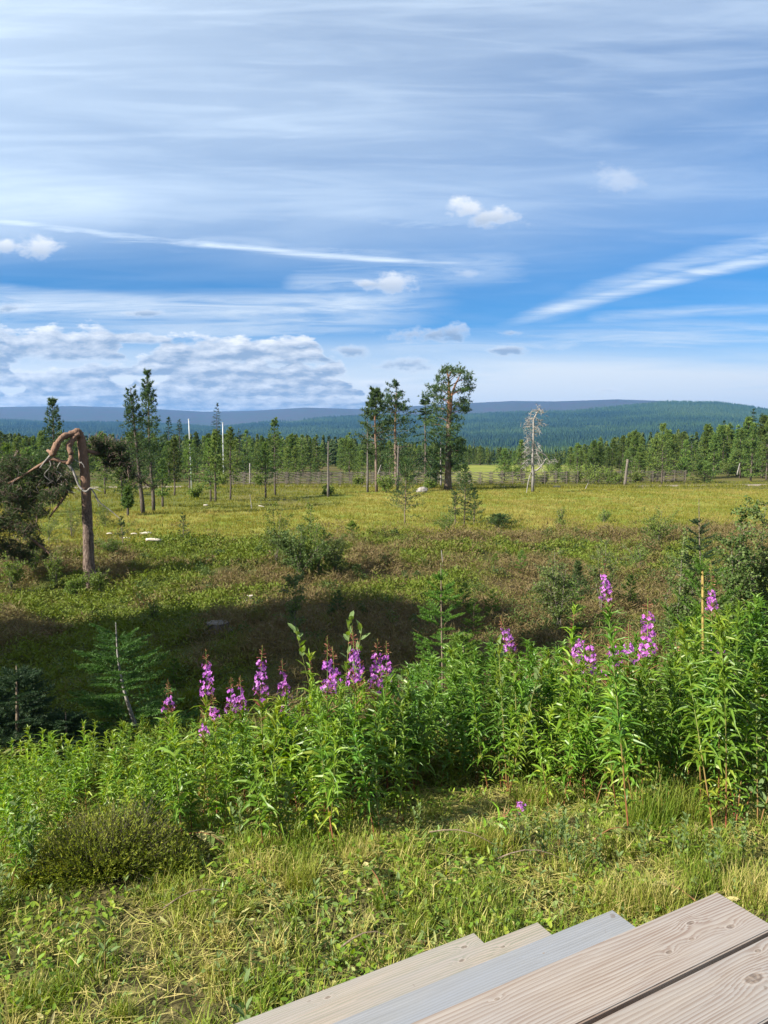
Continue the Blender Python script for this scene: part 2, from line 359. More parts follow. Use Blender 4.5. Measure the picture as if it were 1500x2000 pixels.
MT['needle_crooked'] = leafmat('needles_crooked_pine', (0.034, 0.056, 0.024), (0.064, 0.093, 0.034), (0.102, 0.128, 0.047), trans=.2, rough=.55, spec=.2, var=.05)
MT['needle_dark'] = leafmat('needles_dark', (0.015, 0.038, 0.017), (0.025, 0.060, 0.022), (0.047, 0.085, 0.029), trans=.15, rough=.55, spec=.25, var=.15)
MT['needle_sapling'] = leafmat('needles_sapling', (.045, .115, .016), (.085, .165, .020), (.15, .23, .035), trans=.3, rough=.5, spec=.3, var=.15)
MT['needle_spruce'] = leafmat('needles_spruce', (.034, .085, .016), (.055, .125, .020), (.11, .18, .05), trans=.25, rough=.5, spec=.3, var=.1)
MT['birch'] = leafmat('birch_leaves', (.060, .105, .020), (.100, .160, .030), (.17, .22, .05), trans=.38, rough=.6, spec=.15, var=.15)
MT['birch_dark'] = leafmat('dark_birch_leaves', (.040, .072, .018), (.070, .112, .026), (.15, .19, .06), trans=.32, rough=.55, spec=.2, var=.1)
MT['fireweed'] = leafmat('fireweed_leaves', (0.090, 0.185, 0.018), (0.146, 0.258, 0.025), (0.269, 0.325, 0.039), trans=.40, rough=.42, spec=.4, var=.2)
MT['fireweed_dark'] = leafmat('deep_green_fireweed_leaves', (0.054, 0.129, 0.016), (0.090, 0.185, 0.022), (0.168, 0.246, 0.034), trans=.36, rough=.40, spec=.4, var=.2)
MT['sallow'] = leafmat('sallow_leaves', (.085, .155, .020), (.13, .21, .028), (.20, .27, .05), trans=.35, rough=.6, spec=.2, var=.15, under=(.13, .19, .07))
MT['stem'] = leafmat('fireweed_stem', (.20, .055, .035), (.16, .16, .05), (.12, .20, .04), trans=.05, rough=.5, var=.15)
MT['petal'] = leafmat('petals', (0.320, 0.072, 0.352), (0.448, 0.136, 0.480), (0.544, 0.272, 0.560), trans=.35, rough=.5, var=.1)
MT['bud'] = leafmat('buds', (.22, .05, .05), (.32, .14, .08), (.35, .25, .12), trans=.2, rough=.5, var=.1)
MT['lawn'] = leafmat('lawn_grass_blades', (.095, .165, .016), (.21, .25, .035), (.50, .41, .17), trans=.35, rough=.5, var=.0)
MT['litter'] = leafmat('cut_leaves', (.070, .11, .022), (.16, .21, .06), (.40, .34, .16), trans=.2, rough=.6, var=.0)
MT['heather'] = leafmat('heath_shrubs', (0.110, 0.145, 0.018), (0.119, 0.114, 0.028), (0.145, 0.101, 0.053), trans=.25, rough=.6, spec=.15, var=.0)
MT['moss_heather'] = leafmat('heather_tussock', (.045, .085, .008), (.13, .185, .016), (.22, .23, .035), trans=.2, rough=.6, spec=.15, var=.0)
MT['sedge'] = leafmat('sedge_blades', (0.092, 0.124, 0.016), (0.180, 0.188, 0.030), (0.288, 0.248, 0.076), trans=.4, rough=.6, spec=.15, var=.0)
MT['pine_bark'] = barkmat('pine_bark', (.075, .052, .038), (.20, .155, .125), grad=((.25, .135, .08), .55))
MT['crooked_bark'] = barkmat('crooked_pine_bark', (.050, .034, .027), (.20, .15, .125), scale=(16, 16, 5), bump=1.0, grad=((.22, .135, .095), .50))
MT['spruce_bark'] = barkmat('spruce_bark', (.045, .036, .030), (.11, .09, .075))
MT['sapling_bark'] = barkmat('sapling_bark', (.10, .075, .05), (.20, .16, .12), scale=(40, 40, 20), bump=.3)
MT['yellow_stem'] = barkmat('yellow_stem', (.16, .115, .035), (.30, .22, .07), scale=(40, 40, 20), bump=.3)
MT['dead'] = barkmat('dead_wood', (0.136, 0.124, 0.116), (0.304, 0.288, 0.272), scale=(20, 20, 3), bump=.4)
MT['dead_dark'] = barkmat('dark_dead_wood', (.06, .05, .045), (.16, .145, .13))
MT['birch_bark'] = barkmat('birch_bark', (.07, .055, .045), (.22, .20, .17), scale=(20, 20, 40), bump=.2)
MT['cut_log'] = barkmat('peeled_log', (0.384, 0.336, 0.264), (0.576, 0.544, 0.480), scale=(4, 20, 20), bump=.3)
MT['fence'] = barkmat('fence_wood', (0.080, 0.070, 0.058), (0.168, 0.148, 0.124), scale=(3, 8, 8), bump=.3)
MT['stone'] = barkmat('stone', (0.160, 0.144, 0.132), (0.304, 0.280, 0.264), scale=(3, 3, 3), bump=.5)
m, n, out = mat('white_paint'); pb = n.add('ShaderNodeBsdfPrincipled'); x = n.noise(n.mapv(n.add('ShaderNodeTexCoord').outputs['Object'], (3, 3, 1)), 2, 4)
n.l.new(n.mix(n.mr(x, .4, .7), (.40, .42, .43), (.26, .28, .29)), pb.inputs['Base Color']); pb.inputs['Roughness'].default_value = .45; n.l.new(pb.outputs[0], out.inputs[0]); MT['white'] = m

# ground: moss, peat, mown grass and forest floor; the attribute zone tells which
m, n, out = mat('ground_cover'); tcg = n.add('ShaderNodeTexCoord').outputs['Object']
z0, z2, z3, z4, pt = (attr(n, a) for a in ('lawn', 'sedge', 'wood', 'fell', 'patch'))
nz = n.noise(tcg, 9.0, 6, .65); nb = n.noise(tcg, .8, 5, .6); nf = n.noise(n.mapv(tcg, (.002, .002, .002)), 5.0, 7, .6)
ns = n.noise(n.mapv(tcg, (.03, .03, .05)), 2.0, 4, .7)
heath = n.mix(n.mr(n.m('ADD', n.m('MULTIPLY', pt, .75), n.m('MULTIPLY', nz, .25)), .15, .85), (.055, .070, .016), (.075, .058, .026))
heath = n.mix(n.mr(nz, .52, .75), heath, (.035, .03, .018))
lawn = n.mix(n.mr(nz, .42, .62), (.045, .040, .018), (.15, .13, .055)); lawn = n.mix(n.mr(nb, .5, .7), lawn, (.06, .065, .02))  # dark soil tone, also carrying the shadow pockets between the blades
sedge = n.mix(n.mr(n.noise(tcg, .35, 6, .65), .38, .66), (.125, .16, .024), (.23, .225, .055)); sedge = n.mix(n.mr(nz, .55, .8), sedge, (.10, .12, .03))
wood = n.mix(n.mr(ns, .42, .6), (.020, .042, .018), (.045, .075, .026)); wood = n.mix(n.mr(nf, .56, .66), wood, (.06, .085, .03))
fell = n.mix(n.mr(nf, .35, .62), (.055, .045, .046), (.042, .052, .038)); fell = n.mix(n.mr(ns, .55, .7), fell, (.045, .040, .036))
c = n.mix(z0, heath, lawn); c = n.mix(z2, c, sedge); c = n.mix(z3, c, wood); c = n.mix(z4, c, fell)
pb = n.add('ShaderNodeBsdfPrincipled'); n.l.new(c, pb.inputs['Base Color']); pb.inputs['Roughness'].default_value = .95; pb.inputs['Specular IOR Level'].default_value = .1
bp = n.add('ShaderNodeBump'); bp.inputs['Strength'].default_value = .7; bp.inputs['Distance'].default_value = .03; n.l.new(nz, bp.inputs['Height']); n.l.new(bp.outputs[0], pb.inputs['Normal'])
n.l.new(pb.outputs[0], out.inputs[0]); MT['ground'] = m
m, n, out = mat('gravel'); tcg = n.add('ShaderNodeTexCoord').outputs['Object']
n1_, n2_ = n.noise(tcg, 1.2, 6, .6), n.noise(tcg, 14.0, 4, .7); pb = n.add('ShaderNodeBsdfPrincipled')
n.l.new(n.mix(n.mr(n2_, .35, .7), n.mix(n.mr(n1_, .4, .62), (.20, .16, .12), (.14, .115, .085)), (.25, .21, .16)), pb.inputs['Base Color']); pb.inputs['Roughness'].default_value = .95
n.l.new(pb.outputs[0], out.inputs[0]); MT['gravel'] = m

# patches shared by the ground and what grows on it
def sedge_w(x, y):
    """weight of the yellow sedge bog"""
    x = np.asarray(x, float); y = np.asarray(y, float); k = x / np.maximum(y, 1)      # bearing
    edge = 31 + 6 * (fbm(x, y, .12, 3) - .5) * 2 - 4.0 * sstep(-.15, -.4, -k * -1) * 0 + 7 * sstep(-.12, -.45, k) * 0
    edge = edge + np.where(k < -.02, -3.5 * sstep(-.02, -.2, k), 2.0)
    w = sstep(edge - 1.5, edge + 1.5, y)
    far = sstep(74, 79, y); leftwood = sstep(-.02, -.1, k) * sstep(44, 52, y) * .65
    mead = sstep(92, 100, y) * sstep(.06, .10, k) * (1 - sstep(.22, .30, k)) * (1 - sstep(175, 190, y))
    return np.maximum(w * (1 - far * .75) * (1 - leftwood), mead)
def brown_w(x, y):
    return np.clip((fbm(x * 1.0, y * .55, .42, 4) - .5) * 3.2 + .62 + .22 * sstep(-.25, .2, np.asarray(x) / np.maximum(y, 1)) - .25 * sstep(-.05, -.3, np.asarray(x) / np.maximum(y, 1)) , 0, 1)
def ground():
    rr = np.concatenate([[0.0], np.exp(np.linspace(math.log(1.2), math.log(9500), 400))])
    th = np.radians(np.concatenate([np.linspace(-180, -44, 36)[:-1], np.linspace(-44, 44, 420), np.linspace(44, 180, 36)[1:]]))
    R, TH = np.meshgrid(rr, th, indexing='ij'); X = R * np.sin(TH); Y = R * np.cos(TH)
    Zz = Z(X, Y); nr, nt = R.shape; idx = np.arange(nr * nt).reshape(nr, nt)
    a, b, c_, d = idx[:-1, :-1], idx[1:, :-1], idx[1:, 1:], idx[:-1, 1:]
    f = np.concatenate([np.stack([a, b, c_], -1).reshape(-1, 3), np.stack([a, c_, d], -1).reshape(-1, 3)])
    f = f[:, ::-1]
    V = np.stack([X, Y, Zz], -1).reshape(-1, 3)
    mb = MB(); mb.add(V, f); o = mb.obj('ground', MT['ground'], smooth=True)
    x, y = V[:, 0], V[:, 1]; r = np.hypot(x, y); el = (V[:, 2] - EYE)
    zs = dict(lawn=1 - sstep(4.6, 6.2, y + (fbm(x, y, .8) - .5) * 1.5), sedge=sedge_w(x, y), patch=brown_w(x, y),
              wood=sstep(180, 230, r), fell=sstep(4050, 4500, r + (fbm(x, y, 1 / 300., 4) - .5) * 900))
    for k, v in zs.items():
        at_ = o.data.attributes.new(k, 'FLOAT', 'POINT'); at_.data.foreach_set('value', v.astype(np.float32))
    o['kind'] = 'structure'; return o
ground()
def gravel_road():
    us = np.linspace(-250, 1700, 90); V = []; f = []
    for i, u in enumerate(us):
        y = 80 + 6.5 * sstep(900, 1500, u) + 1.4 * math.sin(u / 260.) - 1.5 * sstep(500, 0, u)
        for j, dy in enumerate((-1.3, -1.2, 1.2, 1.3)):
            x = (u - 750) / F * y; V.append((x, y + dy, z1(x, y) + (.07 if j in (1, 2) else -.3)))
        if i:
            for j in range(3):
                a = (i - 1) * 4 + j; f += [(a, a + 4, a + 5), (a, a + 5, a + 1)]
    mb = MB(); mb.add(V, f); o = mb.obj('road', MT['gravel']); o['kind'] = 'structure'
gravel_road()

# ------------------------------------------------------------ conifers
def conifer(h, kind, seed, R=None, z0=.08, nb=60, nt=7, k=5, tl=.14, tw=.035, lean=(0, 0), r0=None, bend=None, droop=None, clump=1.0, gap=0.0, wood=True):
    """trunk mesh data and crown mesh data of one tree, base at the origin"""
    g = np.random.default_rng(seed)
    r0 = r0 or h * .014 + .015; R = R or h * (.20 if kind == 'spruce' else .22)
    zt = np.linspace(0, 1, 12); wobx = g.normal(0, 1, 12).cumsum() * h * .0028; woby = g.normal(0, 1, 12).cumsum() * h * .0028
    X = lean[0] * zt * h + wobx - wobx[0]; Y = lean[1] * zt * h + woby - woby[0]
    if bend is not None: X = X + np.interp(zt, [p[0] for p in bend], [p[1] for p in bend])
    pts = np.stack([X, Y, zt * h - .12 * (zt == 0)], 1)
    tr = MB(); tube(tr, pts, r0 * (1 - zt) ** .8 + .006 * h / 4, 7, tint=zt, lump=.06)
    s = np.sort(g.uniform(0, 1, nb)); zz_ = z0 + (1 - z0) * s ** (.9 if kind == 'spruce' else .85)
    if gap: keep = g.random(nb) > gap * (fbm(zz_ * 9 + seed, zz_ * 0, 1.0, 2) > .5); zz_ = zz_[keep]; nb = len(zz_)
    az = g.uniform(0, 2 * np.pi, nb) if kind == 'pine' else (np.arange(nb) * 2.4 + g.normal(0, .3, nb))
    rel = (zz_ - z0) / (1 - z0)
    if kind == 'young':
        L = R * (np.clip(1.0 - rel, 0, 1) ** .9 + .04) * np.clip(.55 + rel * 2.2, 0, 1) * g.uniform(.65, 1.2, nb) + .03 * h; pitch = (.0 + .75 * rel) + g.normal(0, .13, nb)
        if droop is not None: pitch = pitch - droop
    elif kind == 'spruce':
        L = R * (1 - rel) ** .85 * g.uniform(.7, 1.12, nb) + .035 * h * (1 - rel * .6); pitch = (-.22 + .75 * rel ** 2) + g.normal(0, .08, nb)
        if droop is not None: pitch = pitch - droop
    else:
        L = R * np.clip(np.minimum(1.25 - rel, .50 + rel * 1.6), .12, 1) * g.uniform(.55, 1.2, nb); pitch = (.05 + .75 * rel) + g.normal(0, .16, nb)
        if droop is not None: pitch = pitch - droop
    B = np.stack([np.interp(zz_, zt, pts[:, 0]), np.interp(zz_, zt, pts[:, 1]), zz_ * h], 1)
    D = np.stack([np.cos(az) * np.cos(pitch), np.sin(az) * np.cos(pitch), np.sin(pitch)], 1)
    sag = (-.12 if kind == 'spruce' else .10) * L
    if wood:
        mid = B + D * (L * .5)[:, None] - np.array([0, 0, 1]) * (sag * -.3)[:, None] * 0
        sticks(tr, B, mid, .012 * L + .004 * h / 5, .007 * L + .003, tint=.3); sticks(tr, mid, B + D * (L * .93)[:, None] + np.array([0, 0, 1.]) * (sag * .8)[:, None], .007 * L + .003, .002, tint=.3)
    cr = MB(); q = np.repeat(np.arange(nb), nt); m_ = len(q)
    if kind == 'spruce': s_ = g.uniform(.10, 1.0, m_) ** .8
    else: s_ = 1 - np.abs(g.normal(0, (.26 if kind == 'pine' else .42) * clump, m_)); s_ = np.clip(s_, .08, 1.05)
    P = B[q] + D[q] * (L[q] * s_)[:, None] + np.array([0, 0, 1.]) * (sag[q] * s_ ** 2)[:, None]
    side = norm(np.cross(D[q], up(m_)))
    sp_ = (1.05 - s_ * .75) * L[q] * (.42 if kind == 'spruce' else .30) * g.uniform(-1, 1, m_)
    P = P + side * sp_[:, None] + g.normal(0, .02 * h / 5 if kind == 'spruce' else L[q][:, None] * .07, (m_, 3))
    qq = np.repeat(np.arange(m_), k); n_ = len(qq)
    if kind == 'spruce':
        Dn = norm(D[q][qq] * .8 + side[qq] * np.sign(sp_[qq])[:, None] * g.uniform(.1, 1.1, n_)[:, None] + g.normal(0, .35, (n_, 3)) + np.array([0, 0, -.12]))
    else: Dn = norm(rdir(n_, g) + D[q][qq] * .5 + np.array([0, 0, .45]))
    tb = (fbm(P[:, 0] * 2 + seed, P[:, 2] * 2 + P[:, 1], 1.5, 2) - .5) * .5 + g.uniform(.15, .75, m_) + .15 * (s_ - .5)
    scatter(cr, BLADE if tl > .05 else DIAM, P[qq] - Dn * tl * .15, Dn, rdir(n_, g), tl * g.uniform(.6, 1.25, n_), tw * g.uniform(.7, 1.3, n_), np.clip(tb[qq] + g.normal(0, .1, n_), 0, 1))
    # leader shoot
    Pl = pts[-1] + np.stack([np.zeros(8), np.zeros(8), -g.uniform(0, .06, 8) * h], 1)
    scatter(cr, BLADE, Pl, norm(rdir(8, g) * .5 + np.array([0, 0, 1.])), rdir(8, g), tl * 1.3, tw, .7)
    return tr, cr
PROTO = {}
def proto(key, fn, bark, leaf, wood='trunk', crown='crown'):
    tr, cr = fn(); PROTO[key] = (tr.mesh(wood, MT[bark], True), cr.mesh(crown, MT[leaf]), wood, crown)
def plant(key, name, loc, height, h0, label, cat, group=None, rz=None, wide=1.0):
    r = empty(name, loc, rng.uniform(0, 6.28) if rz is None else rz); s = height / h0; r.scale = (s * wide, s * wide, s)
    a, b, wn, cn = PROTO[key]
    link(bpy.data.objects.new(wn, a), r); link(bpy.data.objects.new(cn, b), r)
    return tag(r, label, cat, group)
# forest trees, 5 m tall prototypes
for i in range(5):
    proto(f'fp{i}', lambda i=i: conifer(5, 'young', 30 + i, R=.95 + .16 * (i % 3), z0=.04 + .04 * (i % 3), nb=96, nt=10, k=4, tl=.23, tw=.065), 'spruce_bark', 'needle_far')
for i in range(4):
    proto(f'fs{i}', lambda i=i: conifer(5, 'spruce', 50 + i, R=.80 + .1 * i, z0=.02, nb=90, nt=9, k=3, tl=.26, tw=.08), 'spruce_bark', 'needle_far')
# placed by what is seen over the fence: (column range, distance range, skyline row left..right)
def lab_forest(kind, zone, tall):
    a = {'pine': 'feathery yellow-green pine', 'spruce': 'narrow dark pointed spruce'}[kind]
    return f'{tall} {a} {zone}'
sky_u = [-100, 0, 200, 330, 500, 640, 760, 880, 910, 960, 1040, 1100, 1160, 1230, 1300, 1350, 1420, 1460, 1500, 1600]
sky_v = [842, 846, 848, 845, 848, 850, 862, 866, 868, 872, 884, 880, 862, 846, 838, 834, 828, 812, 808, 806]
ZONES = [(60, 'at the far left edge'), (200, 'behind the crooked pine'), (330, 'behind the two pointed conifers'), (405, 'behind the left white pole'), (470, 'behind the right white pole'), (560, 'behind the grey post'),
         (625, 'behind the left fence end'), (715, 'behind the dead black stem'), (800, 'behind the row of tall pines'), (885, 'behind the biggest pine'), (1050, 'at the end of the far meadow'), (1110, 'behind the grey dead tree'),
         (1200, 'behind the willow scrub'), (1262, 'behind the broken snag'), (1340, 'behind the lone pyramid pine'), (1420, 'behind the low spreading pine'), (9999, 'at the right edge of the wood')]
fr = np.random.default_rng(5); cnt = 0; tries = 0
while cnt < 298 and tries < 4000:
    tries += 1
    u = fr.uniform(-70, 1570); top = np.interp(u, sky_u, sky_v) + abs(fr.normal(0, 19)) - 5 * (fr.random() < .15)
    if 885 < u < 1050: y = fr.uniform(178, 215)
    elif u <= 885: y = 93 + 60 * fr.random() ** .8
    else: y = (92 if u > 1250 else 100) + 50 * fr.random() ** .8
    if u > 1050 and y < 100: top = max(top, np.interp(u, sky_u, sky_v) + 18)
    p = on(u, y); hgt = ztop(top, y) - p.z
    if hgt < 1.6: continue
    dark = fr.random() < (.42 if y > 125 else .16)
    kind = 'spruce' if dark else 'pine'
    zone = next(z for lim, z in ZONES if u < lim)
    tall = 'tall' if top < np.interp(u, sky_u, sky_v) + 10 else 'middling' if top < np.interp(u, sky_u, sky_v) + 22 else 'low'
    plant(('fs%d' % fr.integers(4)) if dark else ('fp%d' % fr.integers(5)), 'spruce_tree' if dark else 'pine_tree', p, hgt, 5,
          lab_forest(kind, zone, tall + ' ' + ('rear' if y > 125 else 'front-row')), 'tree', f'forest trees {zone}', wide=fr.uniform(.85, 1.25) if hgt > 4.5 else 1.2)
    cnt += 1
# the unbroken wood behind them: one mass
def mass_wood():
    g = np.random.default_rng(9); mb = MB()
    pr = []
    for i in range(6):
        h, R, k_ = 1.0, .17 + .03 * (i % 3), 90
        z = g.uniform(.05, 1, k_); rad = R * (1 - z) ** (.8 if i % 2 else .55); a = g.uniform(0, 6.28, k_)
        P = np.stack([rad * np.cos(a), rad * np.sin(a), z], 1) * 1.0; P0 = P * np.array([.25, .25, 1]) + np.array([0, 0, .03])
        m2 = MB(); D = P - P0 + np.array([0, 0, -.02]); scatter(m2, DIAM, P0, D, up(k_), np.linalg.norm(D, axis=1) * 1.25 + .03, .10, g.uniform(0, .8, k_))
        scatter(m2, BLADE, np.zeros((3, 3)), up(3), rdir(3, g), 1.04, .05, .3)
        pr.append((np.concatenate(m2.V), np.concatenate([f for f in m2.Fc]), np.concatenate(m2.T)))
    n_ = 2300; u = g.uniform(-420, 1920, n_); y = 165 * np.exp(g.random(n_) * math.log(760 / 165.))
    ok = ~((u > 890) & (u < 1050) & (y < 200)); u, y = u[ok], y[ok]; x = (u - 750) / F * y; z = Z(x, y)
    for i in range(len(x)):
        V, Fc, T = pr[i % 6]; h = g.uniform(5.5, 10) * (1 + .12 * (y[i] > 400)); a = g.uniform(0, 6.28); c, s = math.cos(a), math.sin(a)
        vtop = np.interp(u[i], sky_u, sky_v) - 2 + abs(g.normal(0, 6)); h = min(h, max(ztop(vtop, y[i]) - z[i], 2.2))
        W_ = V * h; X = W_[:, 0] * c - W_[:, 1] * s; Yv = W_[:, 0] * s + W_[:, 1] * c
        mb.add(np.stack([X + x[i], Yv + y[i], W_[:, 2] + z[i] - .2], 1), Fc, np.clip(T * .6 + g.uniform(-.15, .4), 0, 1))
    o = mb.obj('background_wood', MT['needle_far']); tag(o, 'unbroken dark conifer wood filling the low ground behind the first trees', 'forest', kind='stuff')
mass_wood()
def hill_wood():
    g = np.random.default_rng(19); mb = MB(); n_ = 130000
    u = g.uniform(-350, 1850, n_); r = np.sqrt(g.uniform(760 ** 2, 4350 ** 2, n_)); y = r * np.cos(np.arctan((u - 750) / F)); x = (u - 750) / F * y
    ok = fbm(x, y, 1 / 260., 3) > .30; ok &= (r < 3900 + 500 * fbm(x, y, 1 / 400., 3) * g.random(n_)); x, y, u, r = x[ok], y[ok], u[ok], r[ok]; z = Z(x, y); n_ = len(x)
    h = g.uniform(8, 16, n_) * (.85 + .3 * fbm(x, y, 1 / 200., 2)); R = h * g.uniform(.18, .30, n_); a0 = g.uniform(0, 6.28, n_)
    V = np.zeros((n_, 5, 3)); V[:, 0] = np.stack([x, y, z + h], 1)
    for j in range(4): V[:, 1 + j] = np.stack([x + R * np.cos(a0 + j * 1.5708), y + R * np.sin(a0 + j * 1.5708), z + h * g.uniform(-.05, .12, n_)], 1)
    f = np.array([(0, 1, 2), (0, 2, 3), (0, 3, 4), (0, 4, 1)])
    t_ = np.clip(.05 + (fbm(x, y, 1 / 330., 4) - .42) * 2.2 + g.uniform(-.1, .35, n_), 0, .8)
    mb.add(V.reshape(-1, 3), (np.arange(n_)[:, None, None] * 5 + f[None]).reshape(-1, 3), np.repeat(t_, 5))
    o = mb.obj('hillside_forest', MT['needle_hill']); tag(o, 'blue-green spruce forest covering the valley and the slopes of the distant hills', 'forest', kind='stuff')
hill_wood()

# ------------------------------------------------------------ single trees standing on the bog
def tree_at(name, u, vb, vt, label, cat='tree', group=None, **kw):
    """a tree of its own mesh, from its foot (photo column, row) to its top row"""
    bark, leaf, ut = kw.pop('bark', 'pine_bark'), kw.pop('leaf', 'needle_pine'), kw.pop('ut', None); p = at(u, vb); h = ztop(vt, p.y) - p.z
    kind, seed = kw.pop('kind', 'pine'), kw.pop('seed', 1); kw['Rp'] = kw.get('Rp', 30) * (1.5 if kind == 'pine' else 1.25); crown = kw.pop('crown', 'crown')
    if ut: kw['lean'] = ((ut - u) / F * p.y / h, 0)
    if 'Rp' in kw: kw['R'] = kw.pop('Rp') / F * p.y
    tr, cr = conifer(h, kind, seed, **kw); r = empty(name, p)
    tr.obj('trunk', MT[bark], r, True); cr.obj(crown, MT[leaf], r); tag(r, label, cat, group); return r, p, h
T1 = dict(nb=95, nt=14, k=5)
# group of tall pines in the middle
tree_at('pine_tree', 736, 962, 762, 'slender pine with bare thin stem, first living one left in the row of tall pines', seed=3, Rp=27, z0=.34, tl=.28, tw=.065, r0=.13, nb=105, nt=16, k=6)
r_, p_, h_ = tree_at('pine_tree', 775, 952, 755, 'pine with orange stem and wide flat branches, second in the row of tall pines', seed=8, Rp=44, z0=.26, tl=.28, tw=.065, r0=.20, nb=110, nt=26, k=6, droop=.42, clump=1.5, gap=.35)
tree_at('spruce_tree', 829, 955, 770, 'thin ragged spruce with gaps in its crown beside the biggest pine', kind='spruce', seed=12, Rp=34, z0=.10, tl=.30, tw=.08, bark='spruce_bark', leaf='needle_dark', nb=100, nt=18, k=5, r0=.12, gap=.45, droop=.15)
# the biggest pine: thick stem with a curved upper limb, built from its limbs
def big_pine():
    p = at(875, 957); y = p.y; g = np.random.default_rng(4); tr = MB(); cr = MB(); P = lambda u, v, dy=0: pp(u, v, y + dy)
    stem = np.array([P(875, 960), P(875, 930), P(876, 890), P(876, 845), P(878, 800), P(877, 765), P(876, 738), P(873, 722)])
    tube(tr, stem - np.array(p), [.42, .34, .30, .27, .23, .16, .10, .04], 9, tint=np.array([0, .1, .2, .42, .6, .8, .9, 1]), lump=.05)
    limb = np.array([P(878, 812), P(880, 795), P(882, 772), P(889, 752), P(896, 738), P(899, 729)]) - np.array(p)
    tube(tr, limb, [.17, .16, .14, .10, .07, .03], 6, tint=np.array([.6, .7, .8, .9, .95, 1.]), lump=.05)
    limbs = [(870, 724, 10, 9), (884, 722, 13, 9), (900, 728, 14, 10), (912, 740, 11, 12), (916, 758, 8, 10), (903, 762, 10, 7), (862, 742, 13, 10), (868, 758, 16, 9), (850, 758, 14, 7), (843, 772, 15, 7),
             (860, 778, 14, 8), (905, 783, 12, 6), (898, 792, 17, 8), (908, 800, 8, 6), (848, 795, 17, 9), (866, 800, 14, 12), (886, 815, 14, 10), (855, 815, 18, 10), (842, 828, 14, 8), (868, 838, 18, 12),
             (888, 836, 10, 12), (850, 846, 17, 10), (872, 858, 16, 10), (858, 868, 20, 10), (885, 862, 14, 10), (896, 872, 14, 12), (848, 885, 16, 9), (866, 895, 20, 10), (892, 892, 15, 14), (900, 880, 9, 8),
             (855, 912, 16, 9), (880, 908, 14, 8), (893, 914, 7, 5), (845, 925, 12, 8), (898, 862, 8, 8)]
    for (u, v, w, hh) in limbs:
        for rep in range(2):
            dy = g.normal(0, 1.0); c = P(u, v, dy) - np.array(p); f_ = np.interp(c[2] * .93, stem[:, 2] - p.z, np.arange(8)); i = int(min(f_, 6)); a = stem[i] * (1 - (f_ - i)) + stem[i + 1] * (f_ - i) - np.array(p)
            md = (a + c) / 2 + np.array([0, 0, .12]); sticks(tr, [a, md], [md, c], [.055, .035], [.035, .012], tint=.75)
            s = np.array([w, w * 1.1, hh * .85]) / F * y; m_ = 31; Q = c + g.normal(0, .62, (m_, 3)) * s
            qq = np.repeat(np.arange(m_), 9); D = norm(rdir(len(qq), g) + np.array([0, 0, .4]))
            scatter(cr, BLADE, Q[qq], D, rdir(len(qq), g), .30 * g.uniform(.6, 1.25, len(qq)), .06, np.clip(g.uniform(.2, .75, m_)[qq] + (Q[qq, 2] - c[2]) / s[2] * .15, 0, 1))
    r = empty('pine_tree', p); tr.obj('trunk', MT['pine_bark'], r, True); cr.obj('crown', MT['needle_pine'], r)
    tag(r, 'biggest pine with thick dark stem and a curved upper limb on the right', 'tree')
big_pine()
# conifers on the left
tree_at('pine_tree', 300, 1000, 730, 'tallest pointed conifer on the left with a bare lower stem', kind='young', bark='spruce_bark', seed=23, Rp=25, z0=.20, tl=.17, tw=.034, nb=135, nt=12, k=7, gap=.3, r0=.10, ut=296, droop=-.1)
tree_at('pine_tree', 280, 1003, 757, 'slightly shorter pointed conifer close left of the tallest one', kind='young', bark='spruce_bark', seed=24, Rp=34, z0=.16, tl=.17, tw=.034, nb=140, nt=12, k=7, gap=.3, r0=.12, ut=264)
tree_at('pine_tree', 112, 975, 777, 'narrow pale green conifer rising behind the crooked pine', kind='young', bark='spruce_bark', seed=25, Rp=26, z0=.12, tl=.26, tw=.06, nb=100, nt=10, k=5, r0=.1, ut=108)
